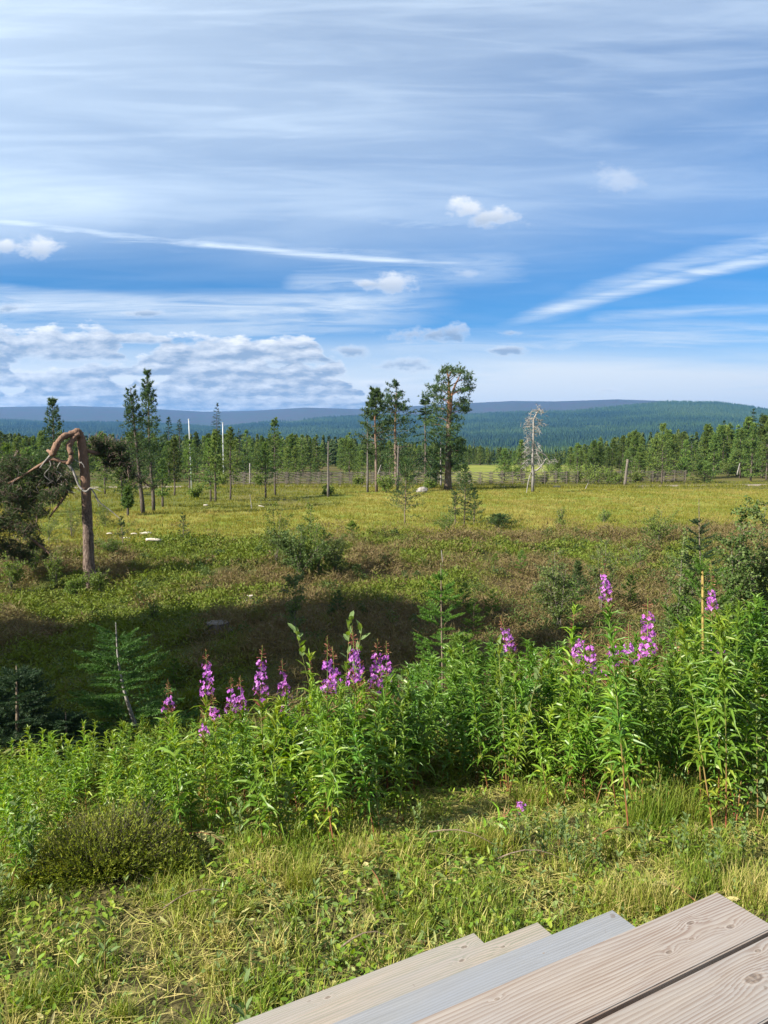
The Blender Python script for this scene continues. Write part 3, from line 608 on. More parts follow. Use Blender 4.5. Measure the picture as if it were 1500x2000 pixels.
# three dozen slim bog trees on the left
for i, (u, vb, vt, R, z0, kd, lb) in enumerate((
        (424, 925, 788, 17, .05, 's', 'tall dark narrow spruce rising between the two white poles'), (331, 928, 815, 16, .1, 's', 'dark spruce top just right of the tallest left conifer'),
        (341, 968, 858, 14, .2, 'p', 'slim young pine immediately left of the left white pole'), (412, 980, 862, 22, .18, 'p', 'bushy pine in front of the gap between the white poles'),
        (421, 980, 848, 14, .2, 'p', 'thin pine doubled up with the bushy pine between the white poles'), (450, 978, 838, 20, .28, 'p', 'pine with bare lower stem just right of the right white pole'),
        (519, 973, 868, 21, .22, 'p', 'wide low pine with short black stem, left of the tall bare-stemmed pine'), (538, 968, 820, 19, .30, 'p', 'tall bare-stemmed pine midway between white poles and fence end'),
        (370, 965, 862, 16, .2, 'p', 'small pine just behind the foot of the left white pole'), (352, 925, 820, 15, .1, 's', 'dark spruce standing behind the left white pole'),
        (482, 930, 842, 17, .15, 'p', 'rounded pine behind the small grey post'), (468, 935, 838, 13, .15, 's', 'narrow dark spruce left of the small grey post'),
        (590, 925, 852, 17, .15, 'p', 'pine behind the left end of the rail fence'), (682, 925, 848, 16, .2, 'p', 'pine behind the fence right of the dead black stem'),
        (614, 925, 858, 17, .2, 'p', 'pine behind the fence left of the dead black stem'), (240, 990, 880, 20, .25, 'p', 'small pine left of the two pointed conifers'),
        (318, 990, 900, 17, .25, 'p', 'short pine at the foot of the two pointed conifers'), (250, 1008, 955, 11, .3, 'p', 'knee-high sapling left of the two pointed conifers'),
        (60, 1005, 880, 35, .1, 'p', 'bushy pine far left behind the crooked pine crown'), (20, 1010, 872, 34, .1, 'p', 'bushy pine at the left edge behind the crooked pine'),
        (205, 965, 872, 22, .1, 'p', 'pine behind the dark right arm of the crooked pine'))):
    kd_ = 'pine' if kd == 'p' else 'spruce'
    tree_at(kd_ + '_tree', u, vb, vt, lb, kind='young' if kd == 'p' else 'spruce', seed=100 + i, Rp=R, z0=z0, tl=.26 if vb < 940 else .20, tw=.06, nb=72, nt=9, k=4, bark='spruce_bark',
            leaf='needle_far' if kd == 'p' else 'needle_dark', r0=.075)
# right side singles
for i, (u, vb, vt, R, z0, kd, lb) in enumerate((
        (1292, 946, 832, 24, .14, 'p', 'bright green pyramid pine alone before the road on the right'), (1375, 943, 905, 26, .05, 'p', 'low spreading dark-footed little pine at the road edge'),
        (1018, 940, 862, 17, .08, 'p', 'pine just left of the grey dead tree'), (985, 938, 878, 20, .03, 'p', 'bushy pine left of the grey dead tree by the fence'),
        (925, 905, 855, 13, .03, 's', 'spruce at the left end of the far meadow'), (1425, 925, 850, 22, .1, 'p', 'pale pine behind the road near the right edge'),
        (1385, 925, 838, 20, .1, 's', 'dark spruce behind the road, left of the pale pine near the right edge'), (1466, 920, 800, 20, .08, 's', 'tallest dark spruce at the right edge of the wood'),
        (1484, 922, 808, 20, .08, 's', 'dark spruce beside the tallest one at the right edge'), (1235, 930, 858, 20, .08, 'p', 'pine right behind the broken snag'),
        (1330, 925, 846, 22, .06, 'p', 'full pale pine behind the road, right of the pyramid pine'), (1412, 915, 822, 16, .05, 's', 'dark spruce top behind the pale pines on the right'),
        (1127, 925, 868, 20, .06, 'p', 'round pale pine above the willow scrub'), (1158, 925, 865, 20, .06, 'p', 'pale pine above the right part of the willow scrub'))):
    kd_ = 'pine' if kd == 'p' else 'spruce'
    tree_at(kd_ + '_tree', u, vb, vt, lb, kind='young' if kd == 'p' else 'spruce', seed=140 + i, Rp=R, z0=z0, tl=.26, tw=.065, nb=90, nt=9, k=4, bark='spruce_bark', leaf='needle_far' if kd == 'p' else 'needle_dark', r0=.08)
# small conifers nearer
for i, (u, vb, vt, R, kw, lb) in enumerate((
        (790, 1025, 898, 34, dict(z0=.10, nb=70, nt=16, k=7, tl=.085, tw=.022), 'loose young pine on the heath edge below the row of tall pines'),
        (907, 1027, 908, 30, dict(z0=.10, nb=80, nt=16, k=7, tl=.085, tw=.022), 'young pine with a straight pointed top right of the loose young pine'),
        (926, 1026, 955, 17, dict(z0=.05, nb=40, nt=12, k=6, tl=.08, tw=.022), 'small pine seedling leaning on the right side of the pointed young pine'),
        (889, 1026, 960, 14, dict(z0=.05, nb=36, nt=10, k=6, tl=.08, tw=.022), 'small pine seedling at the left foot of the pointed young pine'),
        (974, 1036, 1008, 32, dict(z0=.02, nb=70, nt=16, k=7, tl=.08, tw=.024), 'low round bush of pine right of the young pointed pine'),
        (358, 1058, 1003, 14, dict(z0=.1, nb=26, nt=8, k=6, tl=.07, tw=.015), 'thin pine sapling on the grass right of the white logs'),
        (240, 1070, 1010, 14, dict(z0=.1, nb=26, nt=8, k=6, tl=.07, tw=.015), 'thin pine sapling left of the white logs'),
        (688, 1060, 1020, 22, dict(z0=.03, nb=40, nt=12, k=7, tl=.07, tw=.018), 'low bright green pine seedling in the middle of the heath'),
        (1128, 1190, 1098, 22, dict(z0=.05, nb=60, nt=14, k=8, tl=.055, tw=.010), 'soft young pine in front of the dark birch bush, left of the tallest fireweed'))):
    tree_at('young_pine', u, vb, vt, lb, 'young tree', kind='young', seed=170 + i, Rp=R, bark='sapling_bark', leaf='needle_pine' if u != 688 else 'needle_sapling', r0=.02 + .012 * (vb < 1030), **kw)

# ------------------------------------------------------------ broadleaf bushes
def birch(h, R, seed, stems=3, nb=40, leaves=1400, ll=.03, lw=.022, up_=.9, bare=.15, spread=.5, taper=1.0, r0=.012):
    g = np.random.default_rng(seed); wd = MB(); lf = MB(); A_ = []; B_ = []
    for s in range(stems):
        a = g.uniform(0, 6.28); t_ = np.linspace(0, 1, 7); hh = h * (1 if s == 0 else g.uniform(.55, .95)); off = R * (.15 if s == 0 else g.uniform(.3, .8)) * spread * 2
        pts = np.stack([np.cos(a) * off * t_ ** 1.2 + g.normal(0, .012 * h, 7).cumsum() * .5, np.sin(a) * off * t_ ** 1.2 + g.normal(0, .012 * h, 7).cumsum() * .5, hh * t_], 1); pts[0] = (np.cos(a) * .03, np.sin(a) * .03, -.08)
        tube(wd, pts, r0 * (1 - t_ * .8), 5, tint=.5)
        k = max(4, nb // stems); z = bare + (1 - bare) * g.random(k) ** .8
        P = np.stack([np.interp(z, t_, pts[:, i]) for i in range(3)], 1); az = g.uniform(0, 6.28, k); L = R * (1.05 - z * .75 * taper) * g.uniform(.4, 1.0, k); pt = g.uniform(.2, up_, k)
        D = np.stack([np.cos(az) * np.cos(pt), np.sin(az) * np.cos(pt), np.sin(pt)], 1); Q = P + D * L[:, None]
        A_.append(P); B_.append(Q)
        for _ in range(2):
            f = g.uniform(.3, .9, (k, 1)); P2 = P + (Q - P) * f; Q2 = P2 + norm(D + rdir(k, g) * .8 + np.array([0, 0, .3])) * (L * .45)[:, None]; A_.append(P2); B_.append(Q2)
        A_.append(pts[2:-1]); B_.append(pts[3:])
    A1, B1 = np.concatenate(A_), np.concatenate(B_); sticks(wd, A1, B1, r0 * .3, r0 * .12, tint=.3)
    w = np.linalg.norm(B1 - A1, axis=1); i = g.choice(len(A1), leaves, p=w / w.sum()); f = g.uniform(.15, 1.05, (leaves, 1))
    P = A1[i] + (B1 - A1)[i] * f + g.normal(0, ll * .5, (leaves, 3)); D = norm((B1 - A1)[i] * .0 + rdir(leaves, g) + np.array([0, 0, -.3]))
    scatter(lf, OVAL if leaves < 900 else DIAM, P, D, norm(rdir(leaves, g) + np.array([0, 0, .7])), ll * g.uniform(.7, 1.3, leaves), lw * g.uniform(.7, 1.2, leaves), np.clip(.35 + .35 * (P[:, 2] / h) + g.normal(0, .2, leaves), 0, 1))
    return wd, lf
def bush_at(name, u, vb, vt, Rp, label, cat='bush', leaf='birch', group=None, y=None, **kw):
    p = at(u, vb) if y is None else on(u, y); h = ztop(vt, p.y) - p.z; px = p.y / F
    for k_ in ('ll', 'lw'): kw[k_] = kw[k_]
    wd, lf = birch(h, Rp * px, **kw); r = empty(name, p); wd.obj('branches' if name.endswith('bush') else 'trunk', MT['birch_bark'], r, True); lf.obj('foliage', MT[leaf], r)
    return tag(r, label, cat, group)
B = lambda n, s, **k: dict(dict(leaves=n, seed=s, ll=.042, lw=.032, nb=60), **k)
bush_at('birch_bush', 540, 1095, 985, 44, 'left hand birch bush of the clump in the middle of the heath', **B(2600, 1, stems=5, ll=.05, lw=.036, bare=.05))
bush_at('birch_bush', 608, 1112, 985, 36, 'birch bush with a tall thin top shoot in the heath clump', **B(2400, 2, stems=3, ll=.05, lw=.036, bare=.05))
bush_at('birch_bush', 585, 1130, 1035, 62, 'widest and nearest birch bush of the heath clump', leaf='birch_dark', **B(5200, 3, stems=8, ll=.045, lw=.034, bare=.03, taper=.7))
bush_at('birch_bush', 655, 1118, 1055, 40, 'low birch bush at the right foot of the heath clump', leaf='birch_dark', **B(2400, 4, stems=6, ll=.045, lw=.034, bare=.03, taper=.6))
bush_at('birch_bush', 622, 1120, 1020, 30, 'small leafy birch bush right of the widest bush', leaf='birch', **B(1500, 45, stems=4, ll=.045, lw=.034, bare=.03, taper=.7))
bush_at('birch_sapling', 577, 1262, 1128, 38, 'young dark birch with thin stem standing in the shade below the birch clump', 'sapling', leaf='birch_dark', **B(1300, 5, stems=1, ll=.036, lw=.027, bare=.1, nb=46, r0=.014, spread=.1, taper=.3))
bush_at('birch_sapling', 1455, 1330, 975, 62, 'tall dark young birch with sparse top at the right edge', 'sapling', leaf='birch_dark', y=8.2, **B(5200, 6, stems=5, ll=.036, lw=.028, bare=.15, nb=170, r0=.009, spread=.25, taper=.75))
bush_at('birch_sapling', 1500, 1330, 985, 60, 'leafy birch cut off by the right picture edge', 'sapling', leaf='birch_dark', y=8.6, **B(5200, 7, stems=4, ll=.036, lw=.028, bare=.1, nb=150, r0=.009, spread=.25, taper=.5))
bush_at('birch_bush', 1100, 1230, 1075, 62, 'dense dark birch bush behind and left of the tallest fireweed', leaf='birch_dark', y=12.5, **B(6500, 8, stems=9, ll=.034, lw=.026, bare=.05, nb=110, taper=.5))
bush_at('birch_bush', 1182, 1200, 1062, 40, 'thin birch bush behind the tallest fireweed spike', leaf='birch_dark', y=14.5, **B(2600, 9, stems=6, ll=.034, lw=.026, bare=.05, nb=60, taper=.5))
bush_at('birch_bush', 1285, 1065, 998, 36, 'round birch bush on the edge of the yellow sedge at the right', leaf='birch', **B(2200, 10, stems=8, ll=.05, lw=.036, bare=.03, taper=.5))
bush_at('birch_bush', 1095, 1032, 990, 18, 'small birch bush on the sedge edge in the centre right', **B(700, 11, stems=4, ll=.05, lw=.036, bare=.03))
bush_at('birch_bush', 1178, 1022, 998, 22, 'low birch bush on the sedge right of the small birch', **B(700, 12, stems=5, ll=.05, lw=.036, bare=.03))
bush_at('birch_bush', 868, 1040, 1008, 26, 'low light green birch bush left of the pointed young pine', **B(1100, 13, stems=5, ll=.05, lw=.036, bare=.02, taper=.5))
bush_at('birch_bush', 1340, 1180, 1060, 60, 'birch bush between the yellow stemmed spruce and the round birch', leaf='birch_dark', y=10.5, **B(6000, 14, stems=9, ll=.034, lw=.026, bare=.04, nb=90, taper=.5))
bush_at('birch_bush', 1250, 1120, 1068, 30, 'small birch bush in the heath right of the tallest fireweed', **B(1200, 15, stems=6, ll=.038, lw=.03, bare=.03, taper=.5))
for i, (u, vb, vt, R, lb) in enumerate(((112, 1150, 1075, 26, 'pale green birch bush catching the sun left of the crooked pine foot'), (70, 1125, 1062, 30, 'birch bush under the drooping crown of the crooked pine'),
        (22, 1150, 1085, 34, 'birch bush at the left edge below the crooked pine crown'), (195, 1155, 1118, 26, 'low bilberry-like birch bush at the right foot of the crooked pine'), (150, 1165, 1128, 26, 'low leafy bush in front of the crooked pine foot'),
        (215, 1090, 1050, 26, 'small birch bush just right of the crooked pine stem'), (95, 1060, 1000, 34, 'bright bush behind the crooked pine crown'), (140, 1050, 975, 34, 'green bush seen left of the crooked pine stem'),
        (302, 1220, 1172, 13, 'tiny pale birch seedling in the dark heath on the left'), (205, 1030, 985, 26, 'willow bush right of the upper crooked pine stem'))):
    bush_at('birch_bush', u, vb, vt, R, lb, leaf='birch', **B(1500 if R > 20 else 260, 60 + i, stems=6, ll=.042, lw=.032, bare=.03, taper=.5))
# willow scrub along the road
sc = [(1075, 930, 905, 22), (1100, 942, 915, 24), (1128, 944, 912, 26), (1158, 946, 913, 28), (1188, 946, 915, 26), (1206, 947, 925, 20), (1240, 944, 922, 18), (1012, 938, 915, 18), (1060, 945, 925, 14),
      (1420, 930, 905, 24), (1455, 930, 900, 30), (1490, 930, 902, 28), (1500, 925, 890, 26), (985, 930, 905, 20), (755, 962, 930, 20), (800, 948, 925, 18), (840, 955, 938, 18), (700, 948, 930, 14), (560, 945, 915, 16), (505, 952, 925, 20),
      (435, 948, 925, 18), (250, 968, 935, 26), (385, 975, 950, 16), (640, 968, 950, 12), (1340, 925, 905, 26), (1290, 925, 902, 22)]
spots = ['left end of the willow scrub by the road', 'second clump of the willow scrub by the road', 'third clump of the willow scrub by the road', 'highest clump of the willow scrub by the road', 'clump of willow scrub just left of the broken snag',
         'low willow at the foot of the broken snag', 'willow right of the broken snag', 'willow behind the grey dead tree', 'low willow right of the grey dead tree', 'willow behind the road, leftmost of the right edge scrub', 'tall willow in the right edge scrub',
         'willow at the right picture edge beyond the sedge', 'pale willow above the right edge scrub', 'willow at the near side of the far meadow', 'grey green bush at the foot of the first tall pine', 'bush between the second tall pine and the ragged spruce',
         'bush in front of the boulder by the biggest pine', 'small bush at the road left of the tall pines', 'willow before the left end of the fence', 'bush by the small grey post', 'bush at the foot of the right white pole', 'pale bush left of the two pointed conifers',
         'little bush before the left white pole', 'bush at the foot of the dead black stem', 'willow behind the road above the low spreading pine', 'willow behind the road beside the pyramid pine']
for i, ((u, vb, vt, R), lb) in enumerate(zip(sc, spots)):
    bush_at('willow_bush', u, vb, vt, R, lb, group='willow scrub along the gravel road', **B(900, 90 + i, stems=7, ll=.16, lw=.11, bare=.02, taper=.4, r0=.02))

# ------------------------------------------------------------ young spruces with shoots
def shoots(mb_n, mb_w, A1, B1, dens, nl, nw, g, rad=.004, tint0=.4):
    L = np.linalg.norm(B1 - A1, axis=1); cnt_ = np.maximum((L * dens * 3.4).astype(int), 4); i = np.repeat(np.arange(len(A1)), cnt_); n_ = len(i)
    f = g.random((n_, 1)); P = A1[i] + (B1 - A1)[i] * f; D = norm(B1 - A1)[i]; rd = rdir(n_, g); sd = norm(rd - D * (rd * D).sum(1, keepdims=True))
    N_ = norm(D * .75 + sd + np.array([0, 0, .12]))
    tipness = g.random(len(A1))[i] * .35
    scatter(mb_n, BLADE, P, N_, rdir(n_, g), nl * g.uniform(.7, 1.2, n_) * (1 - .3 * f[:, 0]), nw, np.clip(tint0 - .25 + tipness + f[:, 0] * .3 + g.normal(0, .08, n_), 0, 1))
    sticks(mb_n, A1, B1, .0022, .0010, tint=.1)
def young_spruce(name, stem, R, label, seed, nb=34, dens=170, nl=.023, nw=.0050, z0=.12, leaf='needle_spruce', bark='sapling_bark', r0=.014, lead=.12, pitch0=.15, cat='young spruce', tint0=.4, whorl=True, twigs=5, shape=.8, tap=.85):
    """stem: world points from foot to top"""
    g = np.random.default_rng(seed); stem = np.asarray(stem, float); p = stem[0].copy(); S_ = stem - p; t_ = np.linspace(0, 1, len(S_)); nm = MB(); wd = MB()
    tube(wd, S_, r0 * (1.05 - t_ * tap), 6, tint=t_, lump=.05)
    z = z0 + (1 - z0 - lead) * np.linspace(0, 1, nb) + (0 if whorl else g.uniform(-.02, .02, nb))
    if whorl: z = np.round(z * 13) / 13 + g.normal(0, .022, nb); z = np.clip(z, z0, 1 - lead * .6)
    P = np.stack([np.interp(z, t_, S_[:, i]) for i in range(3)], 1); rel = (z - z0) / (1 - z0); az = np.arange(nb) * 2.399 + g.normal(0, .3, nb)
    L = R * (1 - rel) ** shape * g.uniform(.75, 1.1, nb) + .10 * R; pt = pitch0 + .55 * rel + g.normal(0, .10, nb)
    D = np.stack([np.cos(az) * np.cos(pt), np.sin(az) * np.cos(pt), np.sin(pt)], 1); M_ = P + D * (L * .5)[:, None]; Q = M_ + norm(D + np.array([0, 0, .12])) * (L * .5)[:, None]
    A1, B1 = [P + D * (L * .12)[:, None], M_], [M_, Q]
    for k in range(twigs):
        f = .25 + .65 * (k + g.random(nb)) / twigs; sd = norm(np.cross(D, up(nb))) * np.where(k % 2, 1, -1); base = P + (Q - P) * f[:, None]
        A1.append(base); B1.append(base + norm(D * .8 + sd * .75 + np.array([0, 0, .02])) * (L * (1.08 - f) * .62)[:, None])
        A1.append(base); B1.append(base + norm(D * .8 - sd * .75 + np.array([0, 0, .02])) * (L * (1.08 - f) * .55 * g.uniform(.6, 1, nb))[:, None])
    i0 = int(len(S_) * (1 - lead)) - 1; a = np.array([np.interp(1 - lead, t_, S_[:, i]) for i in range(3)]); A1.append(a[None]); B1.append(S_[-1][None])
    for k in range(4):
        dd = norm(np.array([math.cos(k * 1.57 + seed), math.sin(k * 1.57 + seed), 1.0])); A1.append(a[None]); B1.append((a + dd * R * .22)[None])
    shoots(nm, wd, np.concatenate(A1), np.concatenate(B1), dens, nl, nw, g, rad=r0 * .16, tint0=tint0)
    r = empty(name, p); wd.obj('trunk', MT[bark], r, True); nm.obj('crown', MT[leaf], r); return tag(r, label, cat)
def stem_uv(pts, y, base_u=None):
    P = [pp(u, v, y) for u, v in pts]; b = on(pts[0][0], y); P[0] = np.array([P[0][0], y, min(b.z, P[1][2] - .05) - .02]); return P
young_spruce('young_spruce', stem_uv([(283, 1480), (281, 1468), (272, 1438), (258, 1400), (243, 1350), (234, 1312), (229, 1272), (226, 1216)], 7.0), .60, 'leaning young spruce with bare grey stem behind the left fireweed', 1, nb=56, dens=190, z0=.30, r0=.026, lead=.10, bark='dead', pitch0=.0, leaf='needle_spruce', shape=.45, twigs=6)
young_spruce('young_spruce', stem_uv([(38, 1560), (34, 1400), (32, 1300)], 6.3), .62, 'dense dark spruce low at the left edge with a short visible stem', 2, nb=80, dens=190, z0=.02, r0=.022, pitch0=-.05, leaf='needle_dark', twigs=7)
young_spruce('young_spruce', stem_uv([(135, 1570), (130, 1460), (128, 1390)], 6.3), .50, 'dark young spruce between the left edge spruce and the leaning one', 3, nb=80, dens=190, z0=.02, r0=.02, pitch0=-.05, leaf='needle_dark', twigs=7)
young_spruce('young_spruce', stem_uv([(-45, 1560), (-45, 1400), (-45, 1310)], 6.6), .6, 'dark spruce mostly outside the left picture edge', 4, nb=60, dens=170, z0=.02, r0=.02, pitch0=-.05, leaf='needle_dark', twigs=6)
young_spruce('young_spruce', stem_uv([(866, 1420), (864, 1300), (862, 1180), (861, 1100)], 7.2), .50, 'young spruce with a bare pointed leader behind the middle fireweed', 5, nb=44, dens=170, z0=.15, r0=.016, pitch0=.1, leaf='needle_sapling', lead=.14, shape=1.0)
young_spruce('young_spruce', stem_uv([(905, 1420), (905, 1300), (905, 1235)], 6.6), .38, 'small spruce behind the fireweed right of the bare leader spruce', 6, nb=40, dens=170, z0=.05, r0=.012, leaf='needle_sapling')
young_spruce('young_spruce', stem_uv([(1370, 1250), (1369, 1120), (1366, 1050), (1365, 975)], 10.5), .42, 'young spruce with tall upright leader against the sedge, right side', 7, nb=44, dens=150, z0=.05, r0=.016, lead=.20, leaf='needle_dark')
young_spruce('young_spruce', stem_uv([(1384, 1560), (1377, 1400), (1373, 1250), (1372, 1112)], 4.9), .42, 'spruce with a thick bare yellow upper stem near the right edge', 8, nb=34, dens=200, z0=.2, tap=.35, r0=.0115, leaf='needle_sapling', bark='yellow_stem', lead=.03, pitch0=.35, twigs=2, shape=.35)
for i, (u, vb, vt, lb, lf) in enumerate(((340, 1345, 1282, 'tiny light green spruce in the dark heath left of the tall left fireweed', 'needle_sapling'), (1018, 1120, 1072, 'bright yellow green spruce seedling on the brown heath', 'needle_sapling'),
        (967, 1112, 1080, 'bright little spruce seedling left of the brown heath seedling', 'needle_sapling'), (960, 1215, 1150, 'small bright spruce in the heath above the right fireweed', 'needle_sapling'),
        (905, 1200, 1135, 'young spruce in the heath right of the bare leader spruce', 'needle_sapling'), (660, 1205, 1150, 'small shaded pine seedling right of the dark young birch', 'needle_pine'), (1075, 1160, 1115, 'spruce seedling left of the dense dark birch bush', 'needle_sapling'),
        (925, 1240, 1165, 'slim spruce sapling between fireweed and brown heath', 'needle_sapling'), (1115, 1230, 1130, 'spruce sapling in front of the dense dark birch bush', 'needle_sapling'), (1230, 1190, 1120, 'slim spruce sapling right of the tallest fireweed', 'needle_sapling'))):
    p = at(u, vb); zt_ = ztop(vt, p.y); x = p.x; young_spruce('spruce_seedling', [(x, p.y, p.z - .02), (x, p.y, (p.z + zt_) / 2), (x + .01, p.y, zt_)], (vb - vt) * .40 / F * p.y, lb, 20 + i, nb=30, dens=90, nl=.032, nw=.007, z0=.05, r0=.008, leaf=lf, twigs=3, cat='spruce seedling')

# ------------------------------------------------------------ the crooked pine on the left
def crooked_pine():
    y0 = at(176, 1148).y; p = np.array(on(176, y0)); P = lambda u, v, dy=0: pp(u, v, y0 + dy) - p; px = y0 / F; g = np.random.default_rng(14); tr = MB(); cr = MB(); lb_ = MB(); dd = MB(); DB = []
    st = [(176, 1152), (175, 1135), (173, 1090), (172, 1045), (170, 1000), (167.5, 955), (165, 919), (162, 883), (159, 860), (155, 846)]
    pts = np.array([P(*q) for q in st]); rad = np.array([15, 12, 10.4, 9.9, 9.4, 8.9, 8.6, 8.2, 8.0, 7.0]) * px
    ts = np.linspace(0, 1, 40); pts = np.stack([np.interp(ts, np.linspace(0, 1, 10), pts[:, i]) for i in range(3)], 1); rad = np.interp(ts, np.linspace(0, 1, 10), rad)
    tube(tr, pts, rad * (1 + .05 * np.sin(ts * 37) * np.sin(ts * 11)), 18, tint=ts, lump=.055)
    def limb(q, r, mb, k=10, dy=None, tint=.62, lump=.075):
        n_ = len(q); dy = dy if dy is not None else np.zeros(n_); A_ = np.array([P(a, b, d) for (a, b), d in zip(q, dy)]); tt = np.linspace(0, 1, n_ * 4); s_ = np.linspace(0, 1, n_)
        A_ = np.stack([np.interp(tt, s_, A_[:, i]) for i in range(3)], 1); A_[1:-1] = (A_[:-2] + 2 * A_[1:-1] + A_[2:]) / 4; A_[1:-1] = (A_[:-2] + 2 * A_[1:-1] + A_[2:]) / 4
        if mb is dd: mb = MB(); DB.append(mb)
        tube(mb, A_, np.interp(tt, s_, r) * px * (1 + (.13 * np.sin(tt * 23 + len(q)) * np.sin(tt * 9) + g.normal(0, .05, len(tt)) if mb is lb_ else 0)) * (.62 if mb is not lb_ else .92), k, tint=tint, lump=lump)
    limb([(157, 856), (155, 842), (143, 847), (126, 851), (115, 860), (108, 874), (103, 888), (100, 884), (93, 880)], [8.5, 8.2, 6.6, 6.2, 6.4, 6.6, 6.2, 5, 3], lb_, dy=[0, -.05, -.15, -.3, -.4, -.45, -.45, -.4, -.3])
    limb([(155, 848), (148, 850), (142, 860), (132, 873), (139, 884), (139, 897), (132, 907)], [7.5, 6.6, 5.6, 5.6, 5.2, 4.8, 3.8], lb_, dy=[-.1, -.15, -.2, -.3, -.35, -.35, -.35])
    limb([(134, 903), (120, 902), (106, 896), (90, 901), (67, 915), (36, 935), (-5, 955)], [4.2, 4.2, 3.8, 3.2, 2.6, 2.2, 1.6], lb_, dy=[-.3, -.35, -.4, -.4, -.4, -.3, -.2])
    limb([(104, 884), (96, 892), (88, 901), (78, 914)], [4, 3, 2.5, 1.5], dd, dy=[-.45] * 4)
    limb([(132, 906), (144, 921), (149, 937), (155, 951), (166, 961), (172, 958), (176, 952), (185, 964), (194, 982), (215, 996), (238, 1016)], [4.2, 3.4, 3.2, 3.0, 3.4, 3, 2.8, 2.2, 1.8, 1.8, .8], dd, dy=[-.3, -.28, -.28, -.28, -.3, -.3, -.25, -.15, -.1, 0, 0])
    limb([(176, 953), (187, 955), (200, 961)], [2, 1.2, .6], dd, dy=[-.25] * 3); limb([(185, 966), (190, 978), (194, 990)], [1.6, 1, .5], dd, dy=[-.1] * 3)
    limb([(118, 903), (113, 910), (110, 918)], [1.6, 1.2, .6], dd, dy=[-.45] * 3); limb([(97, 900), (100, 908), (96, 914)], [1.4, 1, .6], dd, dy=[-.45] * 3)
    limb([(160, 905), (148, 900), (140, 893)], [1.6, 1.2, .6], dd, dy=[-.3] * 3); limb([(158, 902), (163, 908), (165, 914)], [1.3, 1.2, .8], dd, dy=[-.35] * 3)
    limb([(131, 945), (131, 964), (115, 985), (97, 1010)], [2.5, 2.8, 2.6, 1.4], lb_, dy=[-.2] * 4); limb([(82, 970), (80, 985), (66, 1006)], [2, 1.8, 1], lb_, dy=[-.1] * 4)
    limb([(40, 1040), (60, 1052), (78, 1066), (92, 1077), (104, 1090), (112, 1098)], [1.6, 2.2, 2.6, 2.4, 2, 1], lb_, dy=[0] * 6)
    limb([(165, 880), (190, 885), (215, 890), (238, 905), (262, 925), (290, 948)], [4.5, 4, 3.4, 2.8, 2.2, 1.4], lb_, dy=[.1, .3, .4, .45, .5, .5])
    for k in range(26):
        u, v = g.uniform(5, 150), g.uniform(905, 960); limb([(u, v), (u + g.normal(0, 9), v + g.uniform(6, 14)), (u + g.normal(0, 14), v + g.uniform(16, 30))], [1.3, .9, .4], dd, 4, dy=[g.normal(-.3, .3)] * 3)
    cl = [(30, 905, 40, 20), (70, 935, 36, 20), (108, 940, 28, 20), (138, 938, 14, 14), (10, 935, 30, 22), (20, 965, 35, 22), (60, 968, 34, 20), (100, 968, 26, 18), (128, 955, 14, 14), (40, 995, 36, 22), (75, 1000, 22, 16), (15, 1022, 36, 26),
          (52, 1035, 28, 22), (10, 1070, 34, 24), (45, 1085, 26, 20), (70, 1062, 18, 14), (90, 1085, 12, 9), (-30, 960, 40, 50), (-25, 1040, 30, 50), (110, 915, 18, 8), (88, 920, 20, 9)]
    cr_r = [(186, 862, 14, 10), (205, 868, 20, 12), (228, 872, 20, 12), (190, 882, 14, 12), (212, 886, 22, 13), (236, 892, 18, 14), (222, 903, 18, 10), (246, 910, 12, 12), (258, 928, 9, 9), (243, 928, 8, 7), (275, 940, 9, 6), (212, 905, 12, 8), (300, 950, 7, 5)]
    for j, (u, v, w, hh) in enumerate(cl + cr_r):
        right = j >= len(cl); m_ = int(w * hh * (.75 if right else .46)) + 25; c = P(u, v, (.4 if right else g.normal(-.1, .25))); s = np.array([w, w * .9, hh]) * px; Q = c + rdir(m_, g) * (g.random((m_, 1)) ** .42) * s
        kk = 13; q = np.repeat(np.arange(m_), kk); D = norm(rdir(len(q), g) + np.array([0, 0, .5])); T_ = g.uniform(.1, .7, m_)
        scatter(cr, BLADE, Q[q], D, rdir(len(q), g), .065 * g.uniform(.7, 1.2, len(q)), .0105, np.clip(T_[q] + g.normal(0, .1, len(q)), 0, 1))
        e = g.random(m_) < .35; B0 = Q[e]; sticks(lb_, B0, B0 + norm(rdir(len(B0), g) + (c - B0) * 2) * .22, .004, .008, tint=.4)
    r = empty('crooked_pine', p); tr.obj('trunk', MT['crooked_bark'], r, True); lb_.obj('limbs', MT['crooked_bark'], r, True); [q.obj('dead_branch', MT['dead' if i < 12 else 'dead_dark'], r, True) for i, q in enumerate(DB)]; cr.obj('crown', MT['needle_crooked'], r)
    tag(r, 'crooked old pine with doubled-over top limbs and drooping crown on the left', 'tree')
crooked_pine()

